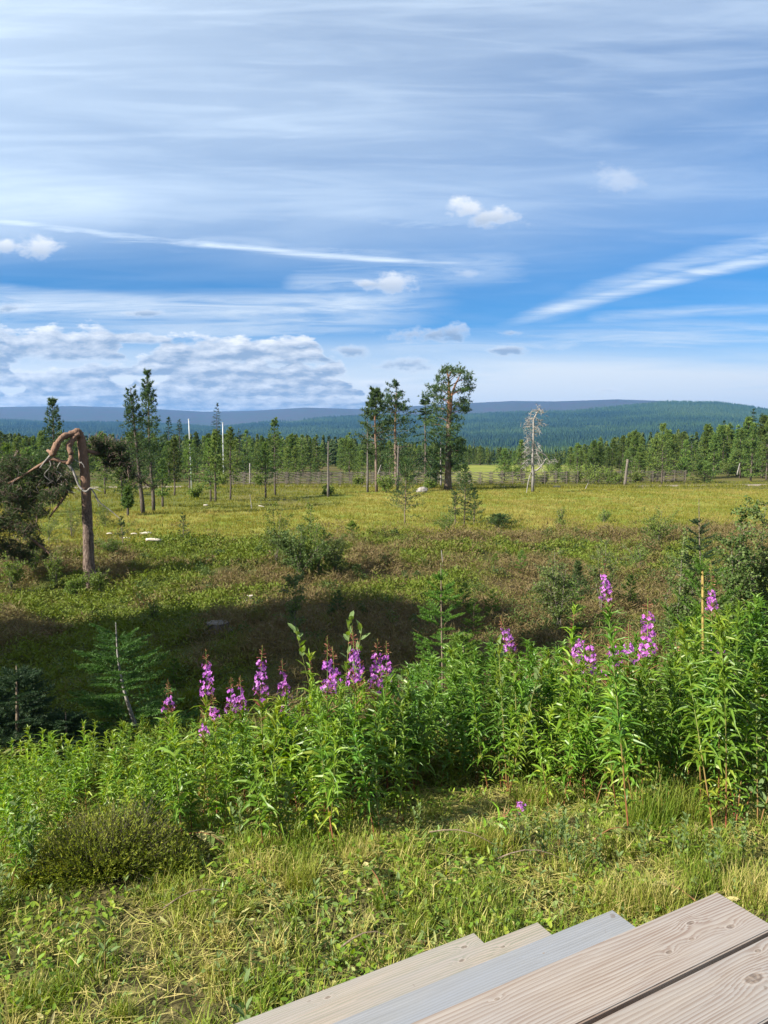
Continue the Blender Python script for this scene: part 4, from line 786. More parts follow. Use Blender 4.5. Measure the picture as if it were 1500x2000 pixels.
# ------------------------------------------------------------ dead trees, poles, fence, logs
def dead_tree():
    p0 = at(1040, 961); y = p0.y; p = np.array(p0); P = lambda u, v, dy=0: pp(u, v, y + dy) - p; px = y / F; g = np.random.default_rng(6); tr = MB(); br = MB()
    st = np.array([P(1040, 963), P(1041, 930), P(1040, 900), P(1041, 870), P(1042, 845), P(1042, 820), P(1046, 812), P(1051, 803), P(1055, 796)]); tube(tr, st, np.array([3.2, 3, 2.6, 2.3, 1.9, 1.7, 1.5, 1.1, .6]) * px, 7, tint=.5, lump=.05)
    LP = []
    def L(q, r, dy=0, mb=None): mb = MB(); LP.append(mb); A_ = np.array([P(a, b, dy * i / len(q)) for i, (a, b) in enumerate(q)]); tube(mb, A_, np.array(r) * px, 5, tint=.5, lump=.06)
    L([(1041, 918), (1048, 919), (1055, 913), (1061, 905), (1067, 895)], [1.8, 1.8, 1.6, 1.4, .8], -.4); L([(1042, 862), (1047, 874), (1055, 883), (1066, 890), (1070, 896), (1076, 904)], [1.7, 1.6, 1.5, 1.2, .8, .4], .5)
    L([(1041, 919), (1036, 926), (1032, 940), (1030, 952), (1028, 965)], [1.6, 1.2, 1, .9, .5], -.5); L([(1041, 818), (1033, 818), (1026, 822)], [1.4, 1.1, .6], .5)
    A1, B1 = [], []
    for k in range(95):
        z = g.uniform(.28, 1.0) if k > 22 else g.uniform(.28, .55); v = 963 - (963 - 798) * z; u = 1041 + (8 * (z - .9) * 10 if z > .9 else 0); s = g.choice([-1, 1]); ln = g.uniform(8, 26) * (1.1 - .4 * z); dy = g.normal(0, 1) * ln * px * .7
        a = P(u, v); b = P(u + s * ln * .5, v - ln * g.uniform(-.2, .35), dy * .5); c = P(u + s * ln, v + ln * g.uniform(-.15, .7), dy)
        A1 += [a, b]; B1 += [b, c]
        for q in range(3):
            f = g.random(); m_ = b + (c - b) * f; A1.append(m_); B1.append(m_ + norm(g.normal(size=3) + np.array([0, 0, -.5])) * g.uniform(3, 9) * px)
    for (cx, cy, w, hh, n_) in ((1052, 803, 16, 10, 34), (1032, 832, 18, 16, 26), (1075, 902, 18, 6, 30), (1030, 905, 10, 10, 12), (1060, 828, 12, 10, 12)):
        for k in range(n_):
            m_ = P(cx + g.normal(0, w * .5), cy + g.normal(0, hh * .5), g.normal(0, w * .5) * px); A1.append(m_); B1.append(m_ + norm(g.normal(size=3) * [1, 1, .7]) * g.uniform(4, 10) * px)
    sticks(br, A1, B1, 0.52 * px, .22 * px, tint=.5)
    r = empty('dead_tree', p0); tr.obj('trunk', MT['dead'], r, True); br.obj('twigs', MT['dead'], r); [q.obj('limb', MT['dead'], r) for q in LP]; tag(r, 'silver grey dead pine with tangled bare branches standing alone', 'dead tree')
dead_tree()
def snag(name, u, vb, vt, rpx, label, bark='dead', lean=0, cat='dead tree', arms=(), taper=.35, y=None):
    p0 = at(u, vb) if y is None else on(u, y); y = p0.y; p = np.array(p0); px = y / F; t_ = np.linspace(0, 1, 7); tr = MB()
    st = np.array([pp(u + lean * q, vb + (vt - vb) * q, y) for q in t_]) - p; st[0, 2] -= .15; tube(tr, st, rpx * px * (1 - t_ * (1 - taper)), 7, tint=.5, lump=.07)
    br = []
    for (q, du, dv, rr) in arms:
        a = np.array([np.interp(q, t_, st[:, i]) for i in range(3)]); b = a + np.array([du * px, .1 * abs(du) * px, dv * px]); m_ = (a + b) / 2 + np.array([0, 0, -.1 * dv * px]); br.append(MB()); tube(br[-1], [a, m_, b], [rr * px, rr * .7 * px, rr * .3 * px], 4, tint=.5)
    if arms:
        r = empty(name, p0); tr.obj('trunk', MT[bark], r, True); [q.obj('dead_branch', MT[bark], r) for q in br]
    else: r = tr.obj(name, MT[bark], None, True); r.location = p0
    return tag(r, label, cat)
snag('tree_snag', 1220, 949, 897, 3.1, 'short broken grey snag leaning right with one side branch', 'fence', lean=6, arms=((.93, 9, -1, 1.1), (.9, -2, 6, 1.2)), taper=.75)
snag('dead_tree', 641, 971, 862, 2.6, 'dead black pine stem with short stubs before the rail fence', 'dead_dark', arms=((.6, -8, 3, .8), (.75, 7, 4, .7), (.45, 6, -3, .6), (.85, -5, 6, .6), (.66, 9, -2, .6), (.3, -5, 2, .6)), taper=.35)
snag('dead_tree', 718, 962, 810, 2.7, 'tall thin dead stem left of the row of tall pines', 'dead_dark', arms=((.72, -11, 8, .9), (.66, -13, -2, .6), (.55, 8, 2, .6), (.5, -5, 3, .6), (.62, 6, -4, .6)), taper=.15)
snag('dead_tree', 776, 962, 870, 2.6, 'broken dead stem standing close beside the second tall pine', 'dead_dark', lean=2, taper=.6)
snag('dead_tree', 861, 952, 862, 2.0, 'pale dead stem between the ragged spruce and biggest pine', 'dead', taper=.5)
snag('dead_tree', 736, 932, 908, 1.3, 'short pale dead stick leaning at the first tall pine', 'dead', lean=8, taper=.5, cat='dead stick', y=72)
snag('dead_stick', 492, 996, 965, .9, 'thin upright pale stick on the bog below the grey post', 'dead', lean=-4, taper=.5, cat='stick')
snag('dead_stick', 1143, 956, 943, 1.0, 'short pale stick leaning in front of the willow scrub', 'dead', lean=6, taper=.5, cat='stick')
snag('dead_stick', 866, 1110, 1075, 1.2, 'small bare white stick on the brown heath', 'dead', lean=-4, taper=.5, cat='stick')
snag('dead_tree', 1440, 925, 905, 1.3, 'pale bent dead stem among the willows at the right edge', 'dead', lean=5, taper=.5, y=88)
snag('wooden_post', 488, 948, 905, 1.3, 'thin grey wooden post standing right of the white poles', 'dead', cat='post', taper=.9)
for (u, vb, vt, lb) in ((374.5, 958, 820, 'tall white painted pole on the left of the pair'), (437, 934, 826, 'white painted pole on the right, footed behind the trees')):
    p0 = at(u, vb); px = p0.y / F; h = ztop(vt, p0.y) - p0.z; r = empty('white_pole', p0); m_ = MB(); t_ = np.linspace(0, 1, 5)
    tube(m_, np.stack([-.02 * h * t_ * (1 if u < 400 else 0), 0 * t_, h * t_ - .2 * (t_ == 0)], 1), 1.3 * px * (1 - .25 * t_), 10); m_.obj('shaft', MT['white'], r, True)
    c_ = MB(); tube(c_, np.array([(-.02 * h * (u < 400), 0, h), (-.02 * h * (u < 400), 0, h + .03), (-.02 * h * (u < 400), 0, h + .10)]), [1.6 * px, 1.9 * px, .8 * px], 10); c_.obj('cap', MT['white'], r, True); tag(r, lb, 'pole', 'pair of white poles')
def rail_fence():
    r = empty('rail_fence', on(700, 88)); o = np.array(r.location); us = np.arange(455, 1345, 21.0); g = np.random.default_rng(31)
    def Y(u): return 88 + 6 * sstep(900, 1500, u) - 2.2 * sstep(900, 500, u)
    Pt = [np.array(on(u, Y(u))) for u in us]
    for i, (u, q) in enumerate(zip(us, Pt)):
        for s in (-.16, .16):
            m_ = MB(); hh = 1.5 + g.uniform(-.1, .15); tube(m_, [q - o + (g.normal(0, .02), s, -.2), q - o + (g.normal(0, .05), s * 1.0, hh)], [.032, .026], 5)
            if s < 0: mm = m_
            else: mm.V += m_.V; mm.Fc += [f + mm.n for f in m_.Fc]; mm.T += m_.T; mm.M += m_.M; mm.n += m_.n
        mm.obj('post', MT['fence'], r)
    for k in range(7):
        m_ = MB()
        for a, b in zip(Pt[:-1], Pt[1:]):
            z = .25 + .19 * k; tube(m_, [a - o + (-.25, .04 * (k % 2), z - .09 + g.normal(0, .02)), b - o + (.25, .04 * (k % 2), z + .10 + g.normal(0, .02))], .04, 5)
        m_.obj('rail', MT['fence'], r)
    tag(r, 'long grey wooden pole fence with slanting rails along the gravel road', 'fence')
rail_fence()
for i, (u, v, ln, ang, rr, lb) in enumerate(((285, 1050, .26, 5, .07, 'white peeled log on the bog, upper one of the two long logs'), (300, 1064, .34, -12, .09, 'thicker white peeled log with a stub, nearest the camera'), (262, 1051, .14, 0, .04, 'thin pale piece of wood left of the white logs'),
        (248, 1058, .16, -8, .035, 'pale splinter of wood below and left of the logs'), (214, 1050, .12, 0, .045, 'short white wood piece beside the crooked pine stem'), (511, 994, .14, -38, .03, 'pale curved branch lying in the grass below the grey post'), (402, 991, .10, 0, .05, 'small pale wood lump in the shade under the bog trees'))):
    p0 = at(u, v); a = math.radians(ang); m_ = MB(); t_ = np.linspace(-1, 1, 7); sc_ = p0.y / 28.
    tube(m_, np.stack([t_ * ln * .8 * sc_, t_ * .15 * ln, .0 + .010 * np.cos(t_ * 2) + np.sin(a) * t_ * ln * .3 * sc_ + rr * .5 + .12], 1), rr * .62 * sc_ * (1 + .15 * np.cos(t_ * 3)), 9, tint=.5, lump=.05)
    o = m_.obj('log' if i in (0, 1) else 'wood_piece', MT['cut_log'], None, True); o.location = p0; tag(o, lb, 'log' if i in (0, 1) else 'wood')
def stump(u, v, w, hgt, lb, sc=1.0):
    p0 = at(u, v); px = p0.y / F; g = np.random.default_rng(int(u)); r = empty('tree_stump', p0); m_ = MB(); k = 18; R = w * px; t_ = np.array([-.1, .0, .12, .4, .8, 1.0]); rad = R * np.array([1.35, 1.3, 1.15, 1.02, .98, .97])
    tube(m_, np.stack([0 * t_, 0 * t_, t_ * hgt], 1), rad, k, tint=.2, lump=.05, cap=False); m_.obj('bark', MT['dead_dark'], r, True)
    c_ = MB(); a = np.linspace(0, 2 * np.pi, k, endpoint=False); V = np.stack([np.cos(a) * R * .96, np.sin(a) * R * .96, hgt + .004 + 0 * a + g.normal(0, .004, k)], 1); V = np.vstack([V, [0, 0, hgt + .01]])
    c_.add(V, [(i, (i + 1) % k, k) for i in range(k)]); c_.obj('cut_top', MT['cut_log'] if u > 450 else MT['fence'], r); tag(r, lb, 'tree stump')
stump(424, 1232, 23, .13, 'wide weathered grey tree stump in the dark heath'); stump(490, 1172, 8, .10, 'small fresh cut pale tree stump left of the birch clump')
def boulder(u, v, w, h, lb):
    p0 = at(u, v); px = p0.y / F; g = np.random.default_rng(2); th, ph = np.meshgrid(np.linspace(0, np.pi, 14), np.linspace(0, 2 * np.pi, 22, endpoint=False), indexing='ij'); d = 1 + .35 * (fbm(th * 1.5 + 5, np.sin(ph) * 1.3 + 4, 1.2, 3) - .5)
    V = np.stack([np.sin(th) * np.cos(ph) * w * px * d, np.sin(th) * np.sin(ph) * w * px * .7 * d, np.cos(th) * h * px * d + h * px * .5 + .15 * np.sin(th) * np.cos(ph) * w * px], -1).reshape(-1, 3); f = []
    for i in range(13):
        for j in range(22): a, b = i * 22 + j, i * 22 + (j + 1) % 22; f += [(a, a + 22, b + 22), (a, b + 22, b)]
    m_ = MB(); m_.add(V, f); o = m_.obj('boulder', MT['stone'], None, False); o.location = p0; tag(o, lb, 'boulder')
boulder(824, 962, 11, 7, 'pale rounded boulder at the foot of the ragged spruce')
# trees standing to the left of the view: they throw the band of shade across the near heath
for i, (x, y, h, kd) in enumerate(((-9.5, 5.5, 6.2, 's'), (-12.0, 8.0, 8.0, 'p'), (-10.4, 7.2, 6.5, 's'), (-14.5, 6.4, 10, 'p'), (-13.0, 4.4, 9.6, 's'), (-16.0, 3.2, 12.4, 's'), (-13.2, 2.4, 10.0, 's'), (-15.0, 4.6, 11.5, 's'), (-11.6, 5.0, 7.6, 's'), (-9.0, 3.9, 5.6, 's'), (-18.0, 3.8, 13, 's'), (-17.4, 2.2, 13.6, 's'), (-15.0, 1.4, 12.2, 's'))):
    plant('fs%d' % (i % 4) if kd == 's' else 'fp%d' % (i % 5), 'spruce_tree' if kd == 's' else 'pine_tree', (x, y, z1(x, y)), h, 5, 'tall dense conifer left of the view shading the near heath', 'tree', 'shade trees beside the cabin plot', wide=1.5)

# ------------------------------------------------------------ wooden steps, lower right
def woodmat(name, a, b, ring, knots, freq=42., seed=0, grey=(.24, .235, .24), greyf=.35):
    m, n, out = mat(name); tc = n.add('ShaderNodeTexCoord').outputs['Object']; sp = n.add('ShaderNodeSeparateXYZ'); n.l.new(tc, sp.inputs[0]); x, y = sp.outputs[0], sp.outputs[1]
    f = n.m('ADD', y, n.m('MULTIPLY', n.m('SUBTRACT', n.noise(n.mapv(tc, (.9, 5.0, 1), loc=(seed, 0, 0)), 1.0, 2, .5), .5), .075)); kd = None; kn = None
    for (kx, ky, s, r) in knots:
        dx = n.m('DIVIDE', n.m('SUBTRACT', x, kx), r * 3.2); dy = n.m('DIVIDE', n.m('SUBTRACT', y, ky), r * 1.5); q = n.m('EXPONENT', n.m('MULTIPLY', n.m('ADD', n.m('MULTIPLY', dx, dx), n.m('MULTIPLY', dy, dy)), -1.0))
        f = n.m('ADD', f, n.m('MULTIPLY', q, s * .30))
        ex = n.m('DIVIDE', n.m('SUBTRACT', x, kx), r * 1.25); ey = n.m('DIVIDE', n.m('SUBTRACT', y, ky), r * .62); rr = n.m('SQRT', n.m('ADD', n.m('MULTIPLY', ex, ex), n.m('MULTIPLY', ey, ey)))
        rr = n.m('ADD', rr, n.m('MULTIPLY', n.m('SUBTRACT', n.noise(tc, 60., 2), .5), .25)); k1 = n.mr(rr, 1.0, .75); k2 = n.mr(n.m('ABSOLUTE', n.m('SUBTRACT', rr, 1.15)), .3, .05)
        kd = k1 if kd is None else n.m('MAXIMUM', kd, k1); kn = k2 if kn is None else n.m('MAXIMUM', kn, k2)
    fine = n.noise(n.mapv(tc, (3, 220, 20)), 1.0, 3, .6); rg = n.m('FRACT', n.m('MULTIPLY', n.m('ADD', f, n.m('MULTIPLY', fine, .011)), freq))
    line = n.m('MULTIPLY', n.mr(rg, .25, .86), n.mr(rg, 1.0, .93)); line = n.m('MULTIPLY', line, n.mr(n.noise(n.mapv(tc, (1.5, 9, 1)), 1.0, 3), .25, .7, .35, 1))
    base = n.mix(n.mr(fine, .3, .75), a, b); base = n.mix(n.m('MULTIPLY', n.mr(n.noise(n.mapv(tc, (1.4, 7, 1), loc=(seed * 3, 2, 0)), 1.2, 4, .6), .35, .65), greyf), base, grey)
    c = n.mix(n.m('MULTIPLY', line, .70), base, ring)
    if kd is not None: c = n.mix(n.m('MULTIPLY', kn, .35), c, tuple(min(1, q * 1.12) for q in b)); c = n.mix(n.m('MULTIPLY', kd, .7), c, n.mix(n.mr(n.noise(tc, 90., 3), .35, .6), (.20, .155, .12), (.085, .06, .045)))
    scr = n.mr(n.noise(n.mapv(tc, (60, 3, 1), rot=(0, 0, .5)), 1.0, 2, .7), .715, .76); c = n.mix(n.m('MULTIPLY', scr, .40), c, (.44, .42, .39))
    st = n.mr(n.noise(n.mapv(tc, (1, 1, 1), loc=(seed, 5, 0)), 26., 2, .4), .73, .78); c = n.mix(n.m('MULTIPLY', st, .6), c, (.12, .09, .07))
    pb = n.add('ShaderNodeBsdfPrincipled'); n.l.new(c, pb.inputs['Base Color']); pb.inputs['Roughness'].default_value = .62; pb.inputs['Specular IOR Level'].default_value = .35
    bp = n.add('ShaderNodeBump'); bp.inputs['Strength'].default_value = .35; bp.inputs['Distance'].default_value = .0015; n.l.new(n.m('ADD', n.m('MULTIPLY', line, -1.0), fine), bp.inputs['Height']); n.l.new(bp.outputs[0], pb.inputs['Normal'])
    n.l.new(pb.outputs[0], out.inputs[0]); return m
PU = np.array([.8793, .4762]); PN_ = np.array([-.4762, .8793]); PANG = math.atan2(.4762, .8793)
def foot(u, v, h):                 # point h below the eye under a photo pixel, in step coordinates
    r = ray(u, v); q = r / -r[2] * h; return float(q[:2] @ PU), float(q[:2] @ PN_)
import bmesh
def board(name, parent, end, front, h, width, thick, m, length=3.2, bev=.003):
    """board with its top h below the eye, right hand end and far long edge given in step coordinates"""
    bm = bmesh.new(); bmesh.ops.create_cube(bm, size=1.0)
    for v in bm.verts: v.co = Vector(((v.co.x - .5) * length, (v.co.y - .5) * width, (v.co.z - .5) * thick))
    bmesh.ops.bevel(bm, geom=bm.edges[:], offset=bev, segments=2, affect='EDGES'); me = bpy.data.meshes.new(name); bm.to_mesh(me); bm.free(); me.materials.append(m)
    for p in me.polygons: p.use_smooth = False
    o = link(bpy.data.objects.new(name, me), parent); q = PU * end + PN_ * front; o.location = Vector((q[0], q[1], EYE - h)) - parent.location; o.rotation_euler = (0, 0, PANG); return o
h0, dh = 1.10, .24
eD, fD = foot(1400, 1741, h0); eC, fC = foot(1196, 1776, h0 + dh); eB, fB = foot(1050, 1800, h0 + 2 * dh); eA, fA = foot(926, 1821, h0 + 3 * dh)
bD = foot(1500, 1818, h0)[1]; q = PU * eD + PN_ * bD
steps = empty('wooden_steps', (q[0], q[1], 0.0))
WA = woodmat('larch_board', (.25, .212, .18), (.305, .272, .243), (.125, .07, .045), ((-.285, -.098, .05, .008), (-.205, -.092, .03, .007), (-.16, -.052, -.05, .010), (-.09, -.105, .05, .011), (-.70, -.03, .03, .006)), 128., 1)
WB = woodmat('knotty_board', (.235, .205, .178), (.30, .268, .238), (.13, .08, .055), ((-.255, -.072, -.075, .021), (-.17, -.022, .03, .008), (-.05, -.13, .04, .015)), 114., 4, greyf=.5)
WC = woodmat('grey_board', (.20, .205, .212), (.25, .255, .268), (.155, .16, .17), ((-.30, -.05, .01, .004),), 138., 7, grey=(.215, .23, .26), greyf=.8)
WE = woodmat('pale_board', (.255, .215, .18), (.325, .28, .24), (.135, .155, .11), ((-.33, -.035, .05, .009), (-.18, -.045, .03, .008), (-1.0, -.05, .05, .012)), 124., 11, greyf=.45)
WF = woodmat('pale_lower_board', (.26, .22, .185), (.33, .285, .245), (.145, .165, .115), ((-.08, -.05, .06, .012), (-.62, -.04, .04, .010)), 114., 15, greyf=.4)
wD = fD - bD
MT['gap_bounce_brown'] = barkmat('gap_bounce_brown', (.30, .17, .085), (.42, .25, .13), scale=(2, 20, 20), bump=.1)  # warm brown stands in for light bouncing between the boards
def lb_(o, s): o['label'] = s; return o
lb_(board('deck_board', steps, eD, fD, h0, wD, .028, WA), 'top board with warm brown grain and small knots near its corner')
lb_(board('deck_board', steps, eD + .06, bD - .010, h0, wD, .028, WB), 'nearest board with one large oval knot')
board('deck_board', steps, eD + .02, bD - .020 - wD, h0, wD, .028, WA)
lb_(board('tread', steps, eC, fC, h0 + dh, .145, .028, WC), 'bluish grey weathered tread'); board('tread', steps, eC, fC - .155, h0 + dh, .145, .028, WC)
lb_(board('tread', steps, eB, fB, h0 + 2 * dh, .145, .028, WE), 'pale tread with thin grain'); board('tread', steps, eB, fB - .155, h0 + 2 * dh, .145, .028, WE)
lb_(board('tread', steps, eA, fA, h0 + 3 * dh, .145, .028, WF), 'lowest pale tread with a dark crack'); board('tread', steps, eA, fA - .155, h0 + 3 * dh, .145, .028, WF)
for e_ in (eA - .45, eA - 1.7):
    for (f1, h1) in ((fC, h0 + dh), (fB, h0 + 2 * dh), (fA, h0 + 3 * dh)):
        board('stringer', steps, e_, f1 - .02, h1 + .031, .28, .06, WE, length=.045)
        board('stringer', steps, e_ - .06, f1 - .06, h1 + .031, .10, EYE - h1 - .04, WE, length=.045)
    board('joist_or_gap_strip', steps, e_ + .3, fD - .02, h0 + .031, .55, .10, WE, length=.045)
board('joist_or_gap_strip', steps, eD - .05, bD + .022, h0 + .031, .045, .045, MT['gap_bounce_brown'], length=2.9)['label'] = 'added brown strip under the gap, coloured like light bounced between the boards'  # strip added below the gap; its brown imitates bounced light
for e_ in (eD - .30, eD - 1.6): board('post', steps, e_, fD - .03, h0 + .135, .09, EYE - h0 - .12, WE, length=.09)
tag(steps, 'weathered wooden steps and deck boards at the lower right, cut square at the right', 'steps')

# ------------------------------------------------------------ fireweed
def fireweed(h, seed, flower=0.0, budlen=.12, bent=0.0, old=.0):
    g = np.random.default_rng(seed); t_ = np.linspace(0, 1, 9); sw = g.normal(0, .02, 2) * h; top = h
    pts = np.stack([sw[0] * np.sin(t_ * 2.4) + bent * t_ ** 3 * h, sw[1] * np.sin(t_ * 2.1), h * t_ - .05 * (t_ == 0) - abs(bent) * .5 * h * t_ ** 4], 1)
    cv = lambda z: np.stack([np.interp(z, t_, pts[:, i]) for i in range(3)], 1)
    st = MB(); tube(st, pts, .0042 * h ** .5 * (1.1 - t_ * .8), 5, tint=np.clip(t_ * 1.1, 0, 1), cap=False)
    fz = flower / h; bz = budlen / h; zl = 1 - fz - bz - (.05 if flower else 0)
    lf = MB(); n_ = int(h * zl / .0125); z = np.sort(g.uniform(.10, zl + .03, n_)); z = z[(z > .3) | (g.random(n_) < .55)]; n_ = len(z); az = np.arange(n_) * 2.4 + g.normal(0, .35, n_)
    prof = np.clip(np.minimum(.55 + z * 1.4, 1.45 - z * .95 / max(zl, .5) * .9), .25, 1.05); L = .138 * prof * g.uniform(.55, 1.2, n_) * (.75 + .25 * h); pt = .25 + .75 * (z / max(zl, .1)) ** 2 + g.normal(0, .16, n_)
    D = np.stack([np.cos(az) * np.cos(pt), np.sin(az) * np.cos(pt), np.sin(pt)], 1)
    yel = np.where((z < .36) & (g.random(n_) < .4), 1.0, .15 + .5 * z) + g.normal(0, .10, n_)
    scatter(lf, LANCE, cv(z), D, norm(up(n_) + rdir(n_, g) * .35), L, .0225 * prof * g.uniform(.8, 1.2, n_), np.clip(yel, 0, 1), lift=L * g.uniform(.9, 2.2, n_))
    # leaf tuft at the tip when there is no flower
    if not flower:
        k = 16; az = np.arange(k) * 2.4; pt = g.uniform(.7, 1.4, k); D = np.stack([np.cos(az) * np.cos(pt), np.sin(az) * np.cos(pt), np.sin(pt)], 1)
        scatter(lf, LANCE, cv(g.uniform(.965, 1.0, k)), D, norm(up(k) + rdir(k, g) * .3), g.uniform(.03, .06, k), .009, g.uniform(.5, 1, k), lift=.03)
        if budlen > .05:
            bd = MB(); nb_ = 30; z = g.uniform(1 - bz, 1, nb_); az = g.uniform(0, 6.28, nb_); pt = np.interp(z, [1 - bz, 1], [-.1, 1.1]); D = np.stack([np.cos(az) * np.cos(pt), np.sin(az) * np.cos(pt), np.sin(pt)], 1)
            scatter(bd, DIAM, cv(z), D, rdir(nb_, g), np.interp(z, [1 - bz, 1], [.022, .006]), .0035, g.random(nb_)); return st, lf, None, bd
        return st, lf, None, None
    fl = MB(); nf = int(flower / .0038); z = g.uniform(1 - bz - fz, 1 - bz, nf); az = np.arange(nf) * 2.4 + g.normal(0, .4, nf); rel = (z - (1 - bz - fz)) / fz; r_ = .027 * (1.2 - rel * .55) * g.uniform(.7, 1.15, nf); pt = g.normal(.12, .25, nf)
    D = np.stack([np.cos(az) * np.cos(pt), np.sin(az) * np.cos(pt), np.sin(pt)], 1); C_ = cv(z) + D * r_[:, None]; sticks(fl, cv(z), C_, .0008, .0008, tint=.0)
    for k in range(4):
        a2 = k * 1.571 + g.normal(0, .2, nf); s1 = norm(np.cross(D, up(nf))); s2 = np.cross(s1, D); rd = s1 * np.cos(a2)[:, None] + s2 * np.sin(a2)[:, None]
        scatter(fl, DIAM, C_, norm(rd + D * .35), D, .0135 * (1.1 - .4 * rel) * g.uniform(.7, 1.15, nf), .0100, np.clip(g.uniform(.1, .9, nf), 0, 1))
    bd = MB(); nb_ = int(budlen / .0024); z = 1 - bz * (1 - g.random(nb_) ** .8); az = g.uniform(0, 6.28, nb_); rel = (z - (1 - bz)) / bz; pt = -.55 + rel * 1.6 + g.normal(0, .15, nb_)
    D = np.stack([np.cos(az) * np.cos(pt), np.sin(az) * np.cos(pt), np.sin(pt)], 1); L = .026 * (1 - rel) + .006; C_ = cv(z); sticks(bd, C_, C_ + D * (L * .6)[:, None], .0006, .0006, tint=.2); scatter(bd, DIAM, C_ + D * (L * .5)[:, None], D, rdir(nb_, g), L * .6, .0032 * (1 - rel * .5), g.uniform(0, 1, nb_))
    no = 26; z = g.uniform(1 - bz - fz - .11 / h, 1 - bz - fz * .7, no); az = np.arange(no) * 2.4; pt = g.uniform(.5, 1.0, no); D = np.stack([np.cos(az) * np.cos(pt), np.sin(az) * np.cos(pt), np.sin(pt)], 1)
    C_ = cv(z); sticks(bd, C_, C_ + D * .05, .0011, .0008, tint=g.uniform(0, .9, no))
    return st, lf, fl, bd
FW = {}
def fw_proto(key, h, leaf='fireweed', **kw):
    st, lf, fl, bd = fireweed(h, **kw); FW[key] = (h, st.mesh('stem', MT['stem'], True), lf.mesh('foliage', MT[leaf]), fl.mesh('flowers', MT['petal']) if fl else None, bd.mesh('buds', MT['bud']) if bd else None)
for i in range(8): fw_proto(f'n{i}', (.6, .8, .95, 1.1)[i % 4], seed=200 + i, budlen=.0, bent=(.0, .0, .05, .0, .12, .10, .0, .08)[i])
for i in range(8): fw_proto(f'd{i}', (.65, .85, 1.0, 1.15)[i % 4], seed=210 + i, bent=(.0, .06, .0, .0, .10, .0, .09, .05)[i], budlen=.0, leaf='fireweed_dark')
for i in range(3): fw_proto(f'b{i}', (.7, .9, 1.05)[i], seed=220 + i, budlen=.10)
for i in range(4): fw_proto(f'f{i}', .75, seed=230 + i, flower=(.12, .155, .135, .07)[i], budlen=(.07, .075, .10, .10)[i])
fw_proto('tall', 1.5, seed=240, flower=.145, budlen=.10, leaf='fireweed_dark'); fw_proto('tall2', 1.42, seed=241, flower=.13, budlen=.155, leaf='fireweed_dark'); fw_proto('bent', .95, seed=242, flower=.13, budlen=.08, bent=.10)
fg = np.random.default_rng(77)
def put_fw(key, loc, h, label, group=None, tilt=.05, tl=None):
    hh, st, lf, fl, bd = FW[key]; r = empty('fireweed', loc, fg.uniform(0, 6.28), h / hh); r.rotation_euler[0], r.rotation_euler[1] = fg.normal(0, tilt, 2)
    if tl is not None: r.rotation_euler = (tl[0], tl[1], 0)
    link(bpy.data.objects.new('stem', st), r); link(bpy.data.objects.new('foliage', lf), r)
    if fl: link(bpy.data.objects.new('flowers', fl), r)
    if bd: link(bpy.data.objects.new('buds', bd), r)
    return tag(r, label, 'wildflower', group)
FB = ([-60, 0, 100, 300, 450, 600, 700, 800, 900, 1000, 1100, 1200, 1300, 1400, 1560], [1760, 1740, 1650, 1650, 1675, 1680, 1665, 1610, 1565, 1570, 1585, 1600, 1600, 1625, 1640])
FT = ([-60, 0, 100, 150, 250, 320, 400, 500, 600, 700, 800, 900, 1000, 1100, 1200, 1300, 1400, 1560], [1575, 1565, 1500, 1472, 1490, 1400, 1380, 1365, 1335, 1305, 1290, 1260, 1235, 1245, 1260, 1215, 1180, 1150])
